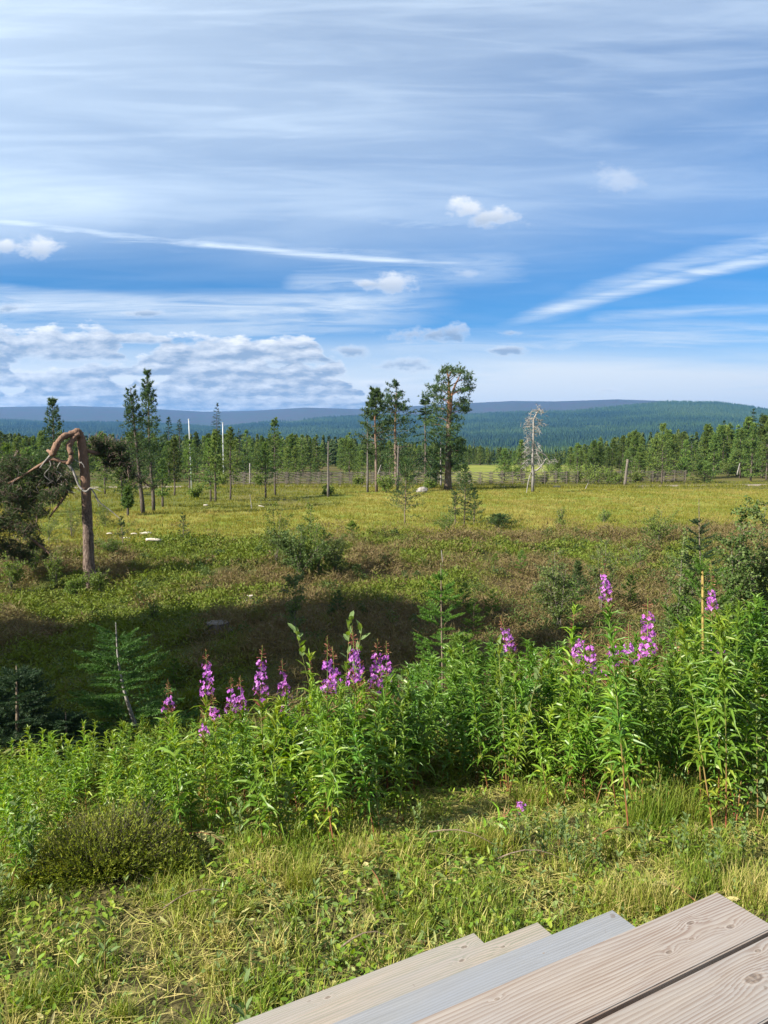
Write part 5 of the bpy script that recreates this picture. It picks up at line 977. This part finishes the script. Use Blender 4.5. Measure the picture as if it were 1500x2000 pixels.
# flowering stems: tip column, tip row, depth behind the patch front, prototype, label
for (u, v, dp, key, lb) in (
        (372, 1262, .9, 'f1', 'flowering fireweed spike on its own before the dark heath, leftmost tall one'), (517, 1258, .8, 'f1', 'fireweed with a full magenta spike left of the middle of the patch'), (561, 1290, .8, 'f0', 'fireweed with short magenta spike just right of the full one'),
        (628, 1236, .7, 'f2', 'fireweed spike with pale curved tip near the sallow shoot'), (606, 1276, .9, 'b1', 'fireweed stem in bud beside the pale curved tip spike'), (690, 1222, .8, 'f2', 'fireweed with long pale bud tip above a few flowers, middle of the patch'),
        (698, 1240, 1.1, 'f3', 'fireweed partly hidden behind the long pale bud tip'), (742, 1240, .8, 'f1', 'left one of two touching fireweed spikes right of the middle'), (756, 1250, .9, 'f0', 'right one of two touching fireweed spikes right of the middle'),
        (333, 1328, .6, 'f3', 'fireweed with mostly seed pods at the left end of the tall patch'), (410, 1352, .7, 'f3', 'low fireweed flower cluster left of the paired clusters'), (438, 1322, .9, 'f0', 'fireweed cluster, left of the low pair'), (468, 1318, .9, 'f0', 'fireweed cluster, right of the low pair'),
        (382, 1385, .5, 'f3', 'low fireweed with pale closed tip'), (655, 1268, .8, 'f3', 'fireweed with few pink flowers under brown buds'), (543, 1345, 1.2, 'f3', 'dark purple fireweed cluster in shade behind the patch'), (145, 1412, .3, 'b2', 'reddish bud tip of a fireweed at the left before the dark spruces'),
        (211, 1440, .3, 'b0', 'small fireweed bud tip left of the leaning spruce stem'), (1010, 1188, .4, 'bent', 'fireweed with drooping pink cluster and yellow stem, centre right'), (1257, 1163, .3, 'f1', 'fireweed with pink spike and pale tip right of the tallest one'),
        (1132, 1203, .6, 'bent', 'fireweed with drooping cluster left of the tallest spike'), (1152, 1232, .5, 'f0', 'fireweed cluster under the drooping one left of the tallest spike'), (1213, 1245, .5, 'f3', 'small pink fireweed cluster just right of the tallest stem'),
        (1228, 1212, .7, 'f3', 'faded fireweed cluster between the tallest spike and the pale tipped one'), (1196, 1222, .8, 'f3', 'fireweed cluster half hidden behind the tallest stem'), (1335, 1232, .5, 'b1', 'brown bud tip of a fireweed right of the yellow stemmed spruce foot'),
        (1112, 1190, .8, 'b1', 'dry fireweed tip left of the drooping cluster'), (1425, 1215, .7, 'f3', 'small faded fireweed cluster near the right edge')):
    yb = at(u, np.interp(u, *FB)).y; y = yb + dp; p = on(u, y); h = ztop(v, y) - p.z; put_fw(key, p, h, lb, tilt=.03)
for (ub, vb, ut, vt, key, lb) in ((1228, 1632, 1172, 1083, 'tall', 'tallest fireweed in front with red stem leaning left and big magenta spike'), (1437, 1605, 1404, 1098, 'tall2', 'second tallest fireweed near the right edge with long brown bud tip')):
    p = at(ub, vb); tp = pp(ut, vt, p.y + .12); d = Vector(tp) - p; h = d.length; q = Vector((0, 0, 1)).rotation_difference(d.normalized()).to_euler(); put_fw(key, p, h, lb, tl=(q.x, q.y))
# leafy stems without flowers
FZ = [(60, 'at the left picture edge'), (200, 'behind the heather tussock'), (330, 'below the leaning spruce'), (450, 'under the leftmost tall spike'), (540, 'under the full magenta spike'), (630, 'under the pale curved tip'), (700, 'under the long pale bud tip'), (800, 'under the two touching spikes'), (900, 'at the dark hollow'),
      (1020, 'below the drooping pink cluster'), (1110, 'by the drooping yellow-stemmed one'), (1190, 'left of the tallest spike'), (1290, 'right of the tallest spike'), (1380, 'by the yellow-stemmed spruce'), (1450, 'under the long brown tip'), (9999, 'at the right picture edge')]
def back_growth():
    g = np.random.default_rng(88); src = []
    for i in range(5): st, lf, _, _ = fireweed(1.0, 500 + i, budlen=0.0, bent=(0, .08, 0, .1, .04)[i]); lf.V = [v for v in lf.V]; src.append((np.concatenate(lf.V), np.concatenate(lf.Fc), np.concatenate(lf.T)))
    mb = MB()
    for k in range(150):
        u = g.uniform(340, 1560) if k > 20 else g.uniform(-30, 340); yb = at(u, np.interp(u, *FB)).y; y = yb + g.uniform(.8, 2.5); v = np.interp(u, *FT) + abs(g.normal(0, 30)) + 12; p = on(u, y); h = ztop(v, y) - p.z
        if h < .3: continue
        V, Fc, T = src[int(g.integers(5))]; a = g.uniform(0, 6.28); c, s = math.cos(a), math.sin(a); Wt = V * [1, 1, min(h, 1.7)] * [min(h, 1.0) ** .5, min(h, 1.0) ** .5, 1]; tx, ty = g.normal(0, .09, 2)
        mb.add(np.stack([Wt[:, 0] * c - Wt[:, 1] * s + p.x + Wt[:, 2] * tx, Wt[:, 0] * s + Wt[:, 1] * c + p.y + Wt[:, 2] * ty, Wt[:, 2] + p.z], 1), Fc, np.clip(T * .8 + g.uniform(-.1, .2), 0, 1))
    o = mb.obj('undergrowth', MT['fireweed_dark']); tag(o, 'tangled leafy green stems filling the back of the fireweed patch', 'undergrowth', kind='stuff')
back_growth()
for i in range(299):
    if i < 66: u = fg.uniform(-60, 330)
    else: u = fg.uniform(-30, 1560)
    yb = at(u, np.interp(u, *FB)).y; front_ = fg.random() ** 1.15; y = yb + 1.75 * front_ + (fbm(u / 60., 3.3, 1.0, 2) - .5) * .5
    if 820 < u < 960: y = max(y, yb + .45)
    v = np.interp(u, *FT) + abs(fg.normal(0, 42)) + (1 - front_) * fg.uniform(0, 150); p = on(u, y); h = ztop(v, y) - p.z
    h = max(h, fg.uniform(.30, .5))
    h = min(h, 1.5); dark = (700 < u < 1000 and fg.random() < .7) or (u > 1150 and fg.random() < .75) or fg.random() < .15
    key = ('d' if dark else 'n') + str(int(np.clip(round((h - .6) / .18), 0, 3)) + 4 * int(fg.integers(2)))
    reg = next(z_ for lim, z_ in FZ if u < lim); row = 'front-row' if front_ < .3 else 'mid-row' if front_ < .65 else 'back-row'
    sz = 'knee-high' if h < .65 else 'waist-high' if h < 1.05 else 'chest-high'; hue = 'dark' if dark else 'bright'
    put_fw(key, p, h, f'{row} {sz} {hue} green fireweed without flowers {reg}', f'leafy fireweed stems {reg}', tilt=.13)

# ------------------------------------------------------------ sallow shoots and seedlings
def sallow(h, seed, n_=26, ll=.055, lw=.024, arch=0.0):
    g = np.random.default_rng(seed); st = MB(); lf = MB()
    for s in range(1 if n_ < 20 else 3):
        t_ = np.linspace(0, 1, 7); a = g.uniform(0, 6.28); o = (.22 if s else .08) * h; hh = h * (1 - .25 * s * g.random()); pts = np.stack([np.cos(a) * o * t_ + arch * t_ ** 2 * h, np.sin(a) * o * t_, hh * t_ * (1 - arch * .4 * t_) - .04 * (t_ == 0)], 1); tube(st, pts, .0035 * (1.1 - t_ * .8), 5, tint=.2 + .5 * t_, cap=False)
        z = g.uniform(.15, 1.0, n_); az = np.arange(n_) * 2.4 + g.normal(0, .3, n_); pt = g.uniform(.0, .9, n_) + .5 * z; D = np.stack([np.cos(az) * np.cos(pt), np.sin(az) * np.cos(pt), np.sin(pt)], 1)
        scatter(lf, OVAL, np.stack([np.interp(z, t_, pts[:, i]) for i in range(3)], 1), D, norm(up(n_) + rdir(n_, g) * .5), ll * g.uniform(.5, 1.2, n_), lw * g.uniform(.7, 1.2, n_), np.clip(.2 + .5 * z + g.normal(0, .15, n_), 0, 1), lift=ll * .5)
    return st, lf
SW = []
for i in range(5): st, lf = sallow((.45, .6, .8, .22, .3)[i], 300 + i, (30, 36, 40, 9, 12)[i], ll=(.06, .055, .05, .06, .045)[i], lw=(.028, .026, .022, .024, .022)[i]); SW.append(((.45, .6, .8, .22, .3)[i], st.mesh('stem', MT['stem'], True), lf.mesh('foliage', MT['sallow'])))
def put_sw(i, u, vb, vt, lb, name='sallow_shoot', cat='shrub', y=None, group=None):
    p = at(u, vb) if y is None else on(u, y); h = ztop(vt, p.y) - p.z; h0_, st, lf = SW[i]; r = empty(name, p, fg.uniform(0, 6.28), max(h, .08) / h0_); link(bpy.data.objects.new('stem', st), r); link(bpy.data.objects.new('foliage', lf), r); return tag(r, lb, cat, group)
for (i, u, vb, vt, lb) in ((0, 560, 1655, 1530, 'broad-leaved grey-green sallow at the front edge of the patch, left'), (1, 742, 1640, 1480, 'broad-leaved sallow with pale undersides at the front of the dark middle'), (0, 470, 1650, 1560, 'low sallow with round leaves right of the heather tussock'),
        (1, 660, 1640, 1500, 'sallow bush at the foot of the bright fireweed'), (0, 610, 1650, 1570, 'low grey sallow leaves before the patch centre'), (1, 25, 1720, 1560, 'yellow-green sallow shoots at the left edge'), (0, 70, 1735, 1600, 'second clump of yellow-green sallow at the left edge'),
        (0, 5, 1790, 1690, 'low sallow leaves at the left edge of the lawn'), (1, 1480, 1620, 1380, 'sallow bush at the right edge of the patch'), (1, 1300, 1590, 1450, 'dark sallow leaves between the two tallest fireweeds'),
        (0, 1060, 1680, 1590, 'bright broad-leaved herb clump before the tallest fireweed, left part'), (0, 1110, 1700, 1600, 'bright broad-leaved herb clump before the tallest fireweed, middle part'), (0, 1000, 1660, 1590, 'bright broad-leaved herb clump at the end of the mown strip'),
        (1, 1035, 1700, 1610, 'bright herb clump right behind the thin reddish twig'), (0, 1090, 1660, 1575, 'herb clump with large leaves beside the big serrated leaf'), (1, 1140, 1720, 1640, 'low herb clump left of the wilted branch'), (0, 970, 1700, 1640, 'low broad leaves right of the fallen fireweed'), (1, 1260, 1690, 1600, 'broad-leaved herb clump right of the tallest fireweed foot'), (0, 1330, 1680, 1590, 'broad-leaved herbs between the two tallest fireweed feet'), (1, 1450, 1690, 1590, 'broad-leaved herbs right of the second tallest fireweed foot'),
        (0, 1165, 1690, 1620, 'low bright herbs left of the tallest fireweed foot'), (0, 1390, 1720, 1620, 'leafy herbs at the foot of the second tallest fireweed'), (0, 820, 1640, 1570, 'dark sallow leaves at the end of the dark hollow')):
    put_sw(i, u, vb, vt, lb)
put_sw(2, 655, 0, 1208, 'tall thin sallow shoot with few leaves above the fireweed middle', y=4.9); put_sw(2, 1000, 0, 1262, 'sallow shoot among fireweed left of the yellow stem', y=4.9); put_sw(2, 1345, 0, 1235, 'sallow shoot left of the yellow stemmed spruce', y=4.8); put_sw(1, 800, 0, 1320, 'sallow leaves in the upper dark middle of the patch', y=5.0)
wh = ['near the lower left corner', 'below the heather tussock', 'in the middle of the lawn', 'before the pale grass tuft', 'by the steps', 'at the left edge of the lawn', 'near the dark hollow', 'right of the lawn middle', 'above the steps', 'below the sallow leaves']
for j, (u, v, s) in enumerate(q_ for q_ in ((482, 2040, 130), (300, 2090, 170), (205, 1905, 110), (85, 1990, 70), (620, 1780, 60), (690, 1820, 80), (780, 1780, 70), (880, 1730, 55), (960, 1760, 50), (560, 1905, 80), (420, 1830, 70), (340, 1770, 60), (1040, 1780, 55), (1120, 1760, 60), (150, 1850, 70), (40, 1880, 60),
        (650, 1900, 60), (740, 1890, 55), (240, 1980, 60), (380, 1960, 60), (520, 1770, 55), (830, 1850, 60), (1180, 1735, 50), (1330, 1700, 60), (1250, 1700, 50), (1470, 1690, 70), (100, 1780, 50), (600, 1840, 55), (720, 1735, 50), (480, 1700, 50)) + tuple((float(fg.uniform(0, 1480)), float(fg.uniform(1690, 1990)), float(fg.uniform(28, 62))) for _ in range(70))):
    put_sw(3 + j % 2, u, v, v - s, ('tall ' if s > 100 else 'small ' if s < 60 else '') + ('broad' if j % 2 else 'narrow') + '-leaved seedling in the mown grass ' + wh[(0 if u < 400 and v > 1940 else 5 if u < 120 else 1 if u < 400 and v < 1860 else 9 if u < 560 and v < 1800 else 2 if u < 640 else 3 if v < 1830 and u < 760 else 4 if v > 1840 else 6 if u < 960 else 7 if u < 1130 else 8)], 'seedling', 'seedling', group='seedlings in the mown grass')
st, lf, fl, bd = fireweed(.42, 250, flower=.05, budlen=.05); p = at(915, 1650); r = empty('fallen_fireweed', p + Vector((0, 0, .04)), 0); r.rotation_euler = (0, 1.25, .4)
for nm_, mb_, m_ in (('stem', st, 'stem'), ('foliage', lf, 'fireweed'), ('flowers', fl, 'petal'), ('buds', bd, 'bud')): mb_.obj(nm_, MT[m_], r)
tag(r, 'single cut fireweed with purple flowers lying on the mown edge', 'wildflower')
def tussock(u, v, w, h, seed, lb, leaf='moss_heather', n_=1500):
    p = at(u, v); px = p.y / F; g = np.random.default_rng(seed); R = w * px; H = h * px; mb = MB(); wd = MB(); a = g.uniform(0, 6.28, n_); rr = np.sqrt(g.random(n_)); bx, by = rr * np.cos(a), rr * np.sin(a)
    D = norm(np.stack([bx * .9, by * .9, 1.1 - .5 * rr], 1) + g.normal(0, .24, (n_, 3))); P0 = np.stack([bx * R * .75, by * R * .55, Z(p.x + bx * R * .75, p.y + by * R * .55) - p.z], 1); L = H * (1 - .35 * rr ** 2) * (.45 + .9 * fbm(bx * 2 + seed, by * 2, 1.3, 3)) * g.uniform(.55, 1.2, n_); sticks(wd, P0, P0 + D * L[:, None], .0011, .0006, tint=.5)
    k = 16; q = np.repeat(np.arange(n_), k); f = g.uniform(.10, 1.02, len(q)); P = P0[q] + D[q] * (L[q] * f)[:, None]; scatter(mb, BLADE, P, norm(D[q] + rdir(len(q), g) * .8), rdir(len(q), g), .019 * g.uniform(.7, 1.3, len(q)), .0055, np.clip(f * .85 - .15 + g.normal(0, .1, len(q)) + (g.random(n_) < .1)[q] * .3, 0, 1))
    r = empty('heather_tussock', p); wd.obj('twigs', MT['spruce_bark'], r); mb.obj('foliage', MT[leaf], r); return tag(r, lb, 'heather')
tussock(205, 1690, 115, 125, 1, 'big dark green heather tussock at the lower left before the fireweed', n_=1700); tussock(330, 1700, 60, 60, 2, 'smaller brownish heather tussock right of the big one', n_=600); tussock(95, 1720, 55, 60, 3, 'low heather tussock left of the big one', n_=450)
def cut_branch(u, v, ln, ang, lb, leaves=26):
    p = at(u, v); g = np.random.default_rng(int(u + v)); st = MB(); lf = MB(); t_ = np.linspace(0, 1, 6); c, s = math.cos(ang), math.sin(ang); pts = np.stack([ln * (t_ - .3) * c, ln * (t_ - .3) * s, .05 + .06 * np.sin(t_ * 3)], 1)
    tube(st, pts, .004 * (1.2 - t_), 5, tint=.2); z = g.uniform(.2, 1, leaves)
    if leaves: scatter(lf, OVAL, np.stack([np.interp(z, t_, pts[:, i]) for i in range(3)], 1), norm(rdir(leaves, g) * [1, 1, .5] + np.array([c, s, -.4])), norm(up(leaves) + rdir(leaves, g) * .8), .06, .024, g.random(leaves), lift=.03)
    if not leaves: o = st.obj('twig', MT['sapling_bark'], None, True); o.location = p; return tag(o, lb, 'twig')
    r = empty('cut_branch', p); st.obj('twig', MT['stem'], r, True); lf.obj('foliage', MT['litter'], r); return tag(r, lb, 'cut branch')
cut_branch(385, 1660, .34, -.5, 'wilted cut branch with hanging grey-green leaves right of the heather'); cut_branch(1180, 1660, .28, .3, 'wilted branch lying left of the tallest fireweed foot', 18); cut_branch(1340, 1790, .3, 2.4, 'cut leafy branch above the deck corner', 20); cut_branch(740, 1760, .26, 2.0, 'wilted grey leaves lying in the middle of the lawn', 24)
for (u, v, ln, a, lb) in ((700, 1870, .24, .1, 'pale dry twig lying above the lowest tread'), (880, 1655, .42, -.5, 'long dark twig lying by the fallen fireweed'), (360, 1790, .30, .3, 'dry twig below the wilted branch'), (1010, 1700, .35, -.1, 'thin reddish twig lying before the bright herbs')): cut_branch(u, v, ln, a, lb, 0)

# ------------------------------------------------------------ ground cover that nobody could count
def frame_xy(n_, y0, y1, g, pw=1.0, m=.62):
    y = y0 + (y1 - y0) * g.random(n_) ** pw; x = g.uniform(-m, m, n_) * y; return x, y
def lawn():
    g = np.random.default_rng(41); mb = MB(); x, y = frame_xy(150000, 2.15, 6.3, g, .9, .60); x = x * 1.05; pz = fbm(x, y, 1.6, 3); pl = fbm(x + 9, y + 3, 3.5, 3); n_ = len(x)
    tuft = sstep(.52, .66, pl); dry = sstep(.50, .64, fbm(x + 30, y, 2.3, 3)); L = (.025 + .045 * g.random(n_)) * (1 + 1.1 * tuft) * (1 - .3 * sstep(4.0, 4.6, y)); keep = g.random(n_) < np.clip(.16 + .75 * sstep(.38, .60, fbm(x + 60, y, 3.1, 3)) + .4 * tuft, 0, 1); x, y, L, tuft, dry = x[keep], y[keep], L[keep], tuft[keep], dry[keep]; n_ = len(x)
    a = g.uniform(0, 6.28, n_); pt = np.clip(g.normal(.75, .35, n_) + .35 * tuft, .05, 1.5); D = np.stack([np.cos(a) * np.cos(pt), np.sin(a) * np.cos(pt), np.sin(pt)], 1)
    tn = np.clip(.12 + .25 * g.random(n_) + .45 * dry * g.random(n_) ** .5 + (g.random(n_) < .14) * .5, 0, 1)
    scatter(mb, GBLADE, np.stack([x, y, Z(x, y) - .006], 1), D, norm(up(n_) + rdir(n_, g) * .4), L, .0034 * g.uniform(.7, 1.3, n_) * (1 + .3 * tuft), tn)
    for c_ in range(330):                     # loose little tufts
        cy = 2.3 + 2.6 * g.random(); cx = g.uniform(-.6, .6) * cy; m_ = int(g.uniform(10, 60)); R_ = g.uniform(.02, .09); a = g.uniform(0, 6.28, m_); rr = np.abs(g.normal(0, R_, m_)); px_, py_ = cx + rr * np.cos(a), cy + rr * np.sin(a); a2 = g.uniform(0, 6.28, m_); pt = g.uniform(.5, 1.5, m_); lt = g.uniform(.04, .15); tt_ = g.choice([.1, .25, .45, .8])
        scatter(mb, GBLADE, np.stack([px_, py_, Z(px_, py_) - .005], 1), np.stack([np.cos(a2) * np.cos(pt), np.sin(a2) * np.cos(pt), np.sin(pt)], 1), norm(up(m_) + rdir(m_, g) * .4), lt * g.uniform(.4, 1.3, m_), g.uniform(.0026, .006), np.clip(tt_ + g.normal(0, .12, m_), 0, 1))
    # hay lying flat
    x, y = frame_xy(26000, 2.15, 5.2, g, .9, .62); k = g.random(len(x)) < .12 + .88 * sstep(.42, .60, fbm(x + 30, y, 2.3, 3)); x, y = x[k], y[k]; n_ = len(x); a = g.uniform(0, 6.28, n_); D = np.stack([np.cos(a), np.sin(a), g.normal(.05, .12, n_)], 1)
    scatter(mb, GBLADE, np.stack([x, y, Z(x, y) + g.uniform(.004, .03, n_)], 1), D, norm(up(n_) + rdir(n_, g) * .5), g.uniform(.05, .20, n_), .0038, g.uniform(.55, 1, n_))
    o = mb.obj('grass', MT['lawn']); tag(o, 'short rough mown grass mixed with dry straw in the foreground', 'grass', kind='stuff')
    mb = MB(); x, y = frame_xy(15000, 2.2, 5.6, g, .9, .62); k = g.random(len(x)) < .25 + .75 * sstep(.45, .6, fbm(x + 70, y, 1.9, 3)); x, y = x[k], y[k]; n_ = len(x)
    scatter(mb, OVAL, np.stack([x, y, Z(x, y) + g.uniform(.005, .04, n_)], 1), norm(rdir(n_, g) * [1, 1, .45]), norm(up(n_) + rdir(n_, g) * .9), g.uniform(.015, .07, n_), g.uniform(.006, .020, n_), np.clip(g.normal(.38, .25, n_), 0, 1), lift=.012)
    o = mb.obj('leaf_litter', MT['litter']); tag(o, 'cut wilting leaves strewn over the mown grass', 'leaves', kind='stuff')
    mb = MB(); x, y = frame_xy(16000, 2.3, 6.2, g, .8, .62); k = g.random(len(x)) < sstep(.46, .58, fbm(x + 5, y + 50, 1.7, 3)); x, y = x[k], y[k]; n_ = len(x)
    scatter(mb, OVAL, np.stack([x, y, Z(x, y) + g.uniform(.01, .07, n_)], 1), norm(rdir(n_, g) * [1, 1, .4] + np.array([0, 0, .25])), norm(up(n_) + rdir(n_, g) * .4), g.uniform(.018, .05, n_), g.uniform(.010, .024, n_), g.random(n_), lift=.01)
    o = mb.obj('low_herbs', MT['fireweed']); tag(o, 'low round-leaved herbs growing through the mown grass', 'herbs', kind='stuff')
lawn()
for j, (u, v, w, hh, tt, lb) in enumerate(((590, 1745, 34, 95, .35, 'tall green grass tuft left of the lawn middle'), (470, 1790, 26, 60, .4, 'green grass tuft below the smaller heather'), (1290, 1790, 60, 130, .55, 'yellow-green grass tuft behind the deck corner'), (1200, 1780, 60, 100, .6, 'dry grass tuft left of the deck corner tuft'), (1470, 1760, 60, 110, .7, 'straw coloured grass tuft at the right edge'),
        (700, 1680, 44, 60, .7, 'pale dry grass tuft in front of the dark hollow'), (960, 1660, 55, 80, .5, 'fine green grass tuft beside the fallen fireweed'), (820, 1830, 30, 60, .3, 'bright grass tuft above the treads'), (60, 1960, 40, 80, .5, 'grass tuft in the lower left corner'), (240, 1990, 30, 70, .3, 'green grass tuft near the bottom edge'), (420, 1910, 30, 50, .6, 'dry grass tuft in the lower lawn'),
        (1340, 1610, 50, 140, .3, 'high green grass between the two tallest fireweeds'), (1270, 1620, 50, 160, .3, 'high green grass behind the tallest fireweed foot'), (1050, 1580, 45, 90, .4, 'grass at the foot of the yellow stemmed fireweed'))):
    p = at(u, v); px = p.y / F; g = np.random.default_rng(400 + j); n_ = int(9 * w); a = g.uniform(0, 6.28, n_); rr = np.sqrt(g.random(n_)) * w * px; dx, dy = rr * np.cos(a), rr * np.sin(a) * .7; mb = MB(); pt = g.uniform(.8, 1.5, n_); a2 = g.uniform(0, 6.28, n_)
    scatter(mb, GBLADE, np.stack([dx, dy, Z(p.x + dx, p.y + dy) - p.z - .01], 1), np.stack([np.cos(a2) * np.cos(pt), np.sin(a2) * np.cos(pt), np.sin(pt)], 1), norm(up(n_) + rdir(n_, g) * .3), hh * .8 * px * g.uniform(.35, 1.1, n_), .0032, np.clip(g.normal(tt, .22, n_), 0, 1))
    o = mb.obj('grass_tuft', MT['lawn']); o.location = p; tag(o, lb, 'grass tuft', group='long grass tufts')
def heath():
    g = np.random.default_rng(43); mb = MB(); n_ = 62000; x, y = frame_xy(n_, 5.0, 37, g, 1.0, .60); sw = sedge_w(x, y); k = g.random(n_) > sw * .93; x, y = x[k], y[k]; n_ = len(x); br = brown_w(x, y); hum = fbm(x, y, 2.6, 3)
    H = (.04 + .22 * sstep(.35, .7, hum) + .04 * (br > .5)) * (1 + .25 * sstep(15, 30, y)) * g.uniform(.7, 1.25, n_); kk = 11; q = np.repeat(np.arange(n_), kk); m_ = len(q); sp_ = .05 + .0035 * y[q]
    P = np.stack([x[q] + g.normal(0, 1, m_) * sp_, y[q] + g.normal(0, 1, m_) * sp_, np.zeros(m_)], 1); P[:, 2] = Z(P[:, 0], P[:, 1]) - .01 + H[q] * g.uniform(0, .75, m_)
    D = norm(rdir(m_, g) * [1, 1, .6] + np.array([0, 0, .65])); leafy = br[q] < .45
    pt_ = fbm(x * 2.1 + 11, y * 2.1, 1.0, 3); tn = np.clip(.05 + .85 * sstep(.15, .78, br + (pt_ - .5) * 1.6)[q] + g.normal(0, .17, m_) - .1 * (g.random(n_) < .3)[q], 0, 1)
    scatter(mb, DIAM, P, D, rdir(m_, g), H[q] * np.where(leafy, .36, .50) * g.uniform(.6, 1.3, m_), (.007 + .0010 * y[q]) * np.where(leafy, 1.4, .8), tn)
    o = mb.obj('heath_shrubs', MT['heather'])
    mb2 = MB()
    for k in range(330):
        cy = 7.5 + 24 * g.random(); cu = g.uniform(-40, 1560) if k % 3 else g.uniform(960, 1560); cx = (cu - 750) / F * cy
        if sedge_w(cx, cy) > .5: continue
        big = 1.6 if (cu > 1000 and g.random() < .4) else 1.0; m_ = int(g.uniform(60, 200) * big); R_ = g.uniform(.10, .34) * big; hh = g.uniform(.12, .32) * big; d_ = rdir(m_, g) * (g.random((m_, 1)) ** .5); P = np.stack([cx + d_[:, 0] * R_, cy + d_[:, 1] * R_, np.zeros(m_)], 1); P[:, 2] = Z(P[:, 0], P[:, 1]) + .04 + np.abs(d_[:, 2]) * hh; tb = g.uniform(0, .55)
        scatter(mb2, DIAM, P, rdir(m_, g), norm(rdir(m_, g) + np.array([0, 0, .6])), (.020 + .0016 * cy) * g.uniform(.7, 1.3, m_), (.014 + .0012 * cy), np.clip(tb + g.normal(0, .15, m_), 0, 1))
    o2 = mb2.obj('dwarf_birch', MT['birch_dark']); tag(o2, 'low dwarf birch and bilberry clumps dotted over the heath', 'dwarf birch', kind='stuff'); tag(o, 'low brown heather and green bilberry covering the uneven heath', 'heather', kind='stuff')
    mb = MB(); n_ = 70000; x, y = frame_xy(n_, 24, 96, g, 1.25, .60); sw = sedge_w(x, y); k = (g.random(n_) < sw * .9 + .1) & (np.abs(y - 80 - 6.5 * sstep(.1, .5, x / y)) > 2.2); x, y, sw = x[k], y[k], sw[k]; n_ = len(x); kk = 4; q = np.repeat(np.arange(n_), kk); m_ = len(q)
    P = np.stack([x[q] + g.normal(0, .12, m_), y[q] + g.normal(0, .12, m_), np.zeros(m_)], 1); P[:, 2] = Z(P[:, 0], P[:, 1]) - .02; pz = fbm(x, y * .5, .5, 3)
    scatter(mb, BLADE, P, norm(rdir(m_, g) * [1, 1, .3] + np.array([0, 0, 1.3])), rdir(m_, g), (.14 + .10 * g.random(m_)) * (1 + .5 * (1 - sw[q])), .014 + .0005 * y[q], np.clip(.5 * sw[q] + (pz[q] - .5) * .9 + g.normal(.05, .16, m_), 0, 1))
    n_ = 16000; u_ = g.uniform(-50, 1550, n_); y = 80 + 6.5 * sstep(900, 1500, u_) + 1.4 * np.sin(u_ / 260.) - 1.5 * sstep(500, 0, u_) - 1.25 - np.abs(g.normal(0, 1.0, n_)); x = (u_ - 750) / F * y; k = fbm(x, y, .5, 3) > .42; x, y = x[k], y[k]; n_ = len(x)
    scatter(mb, BLADE, np.stack([x, y, Z(x, y) - .02], 1), norm(rdir(n_, g) * [1, 1, .3] + np.array([0, 0, 1.6])), rdir(n_, g), g.uniform(.15, .5, n_), .07, np.clip(g.normal(.3, .2, n_), 0, 1))
    o = mb.obj('sedge_grass', MT['sedge']); tag(o, 'yellow-green sedge covering the open wet bog', 'sedge', kind='stuff')
heath()

# ------------------------------------------------------------ air
def haze():
    bm = bmesh.new(); bmesh.ops.create_cube(bm, size=1.0)
    for v in bm.verts: v.co = Vector((v.co.x * 20000, v.co.y * 20000, (-950 if v.co.z < 0 else 458)))
    me = bpy.data.meshes.new('haze'); bm.to_mesh(me); bm.free(); m, n, out = mat('haze'); pv = n.add('ShaderNodeVolumePrincipled'); pv.inputs['Color'].default_value = (.15, .40, .86, 1); pv.inputs['Density'].default_value = 1.0e-4; pv.inputs['Anisotropy'].default_value = .2
    n.l.new(pv.outputs[0], out.inputs['Volume']); me.materials.append(m); o = link(bpy.data.objects.new('haze', me)); o['kind'] = 'stuff'; o['label'] = 'thin blue air haze over the distant hills'; o['category'] = 'haze'; m.cycles.homogeneous_volume = True
haze()
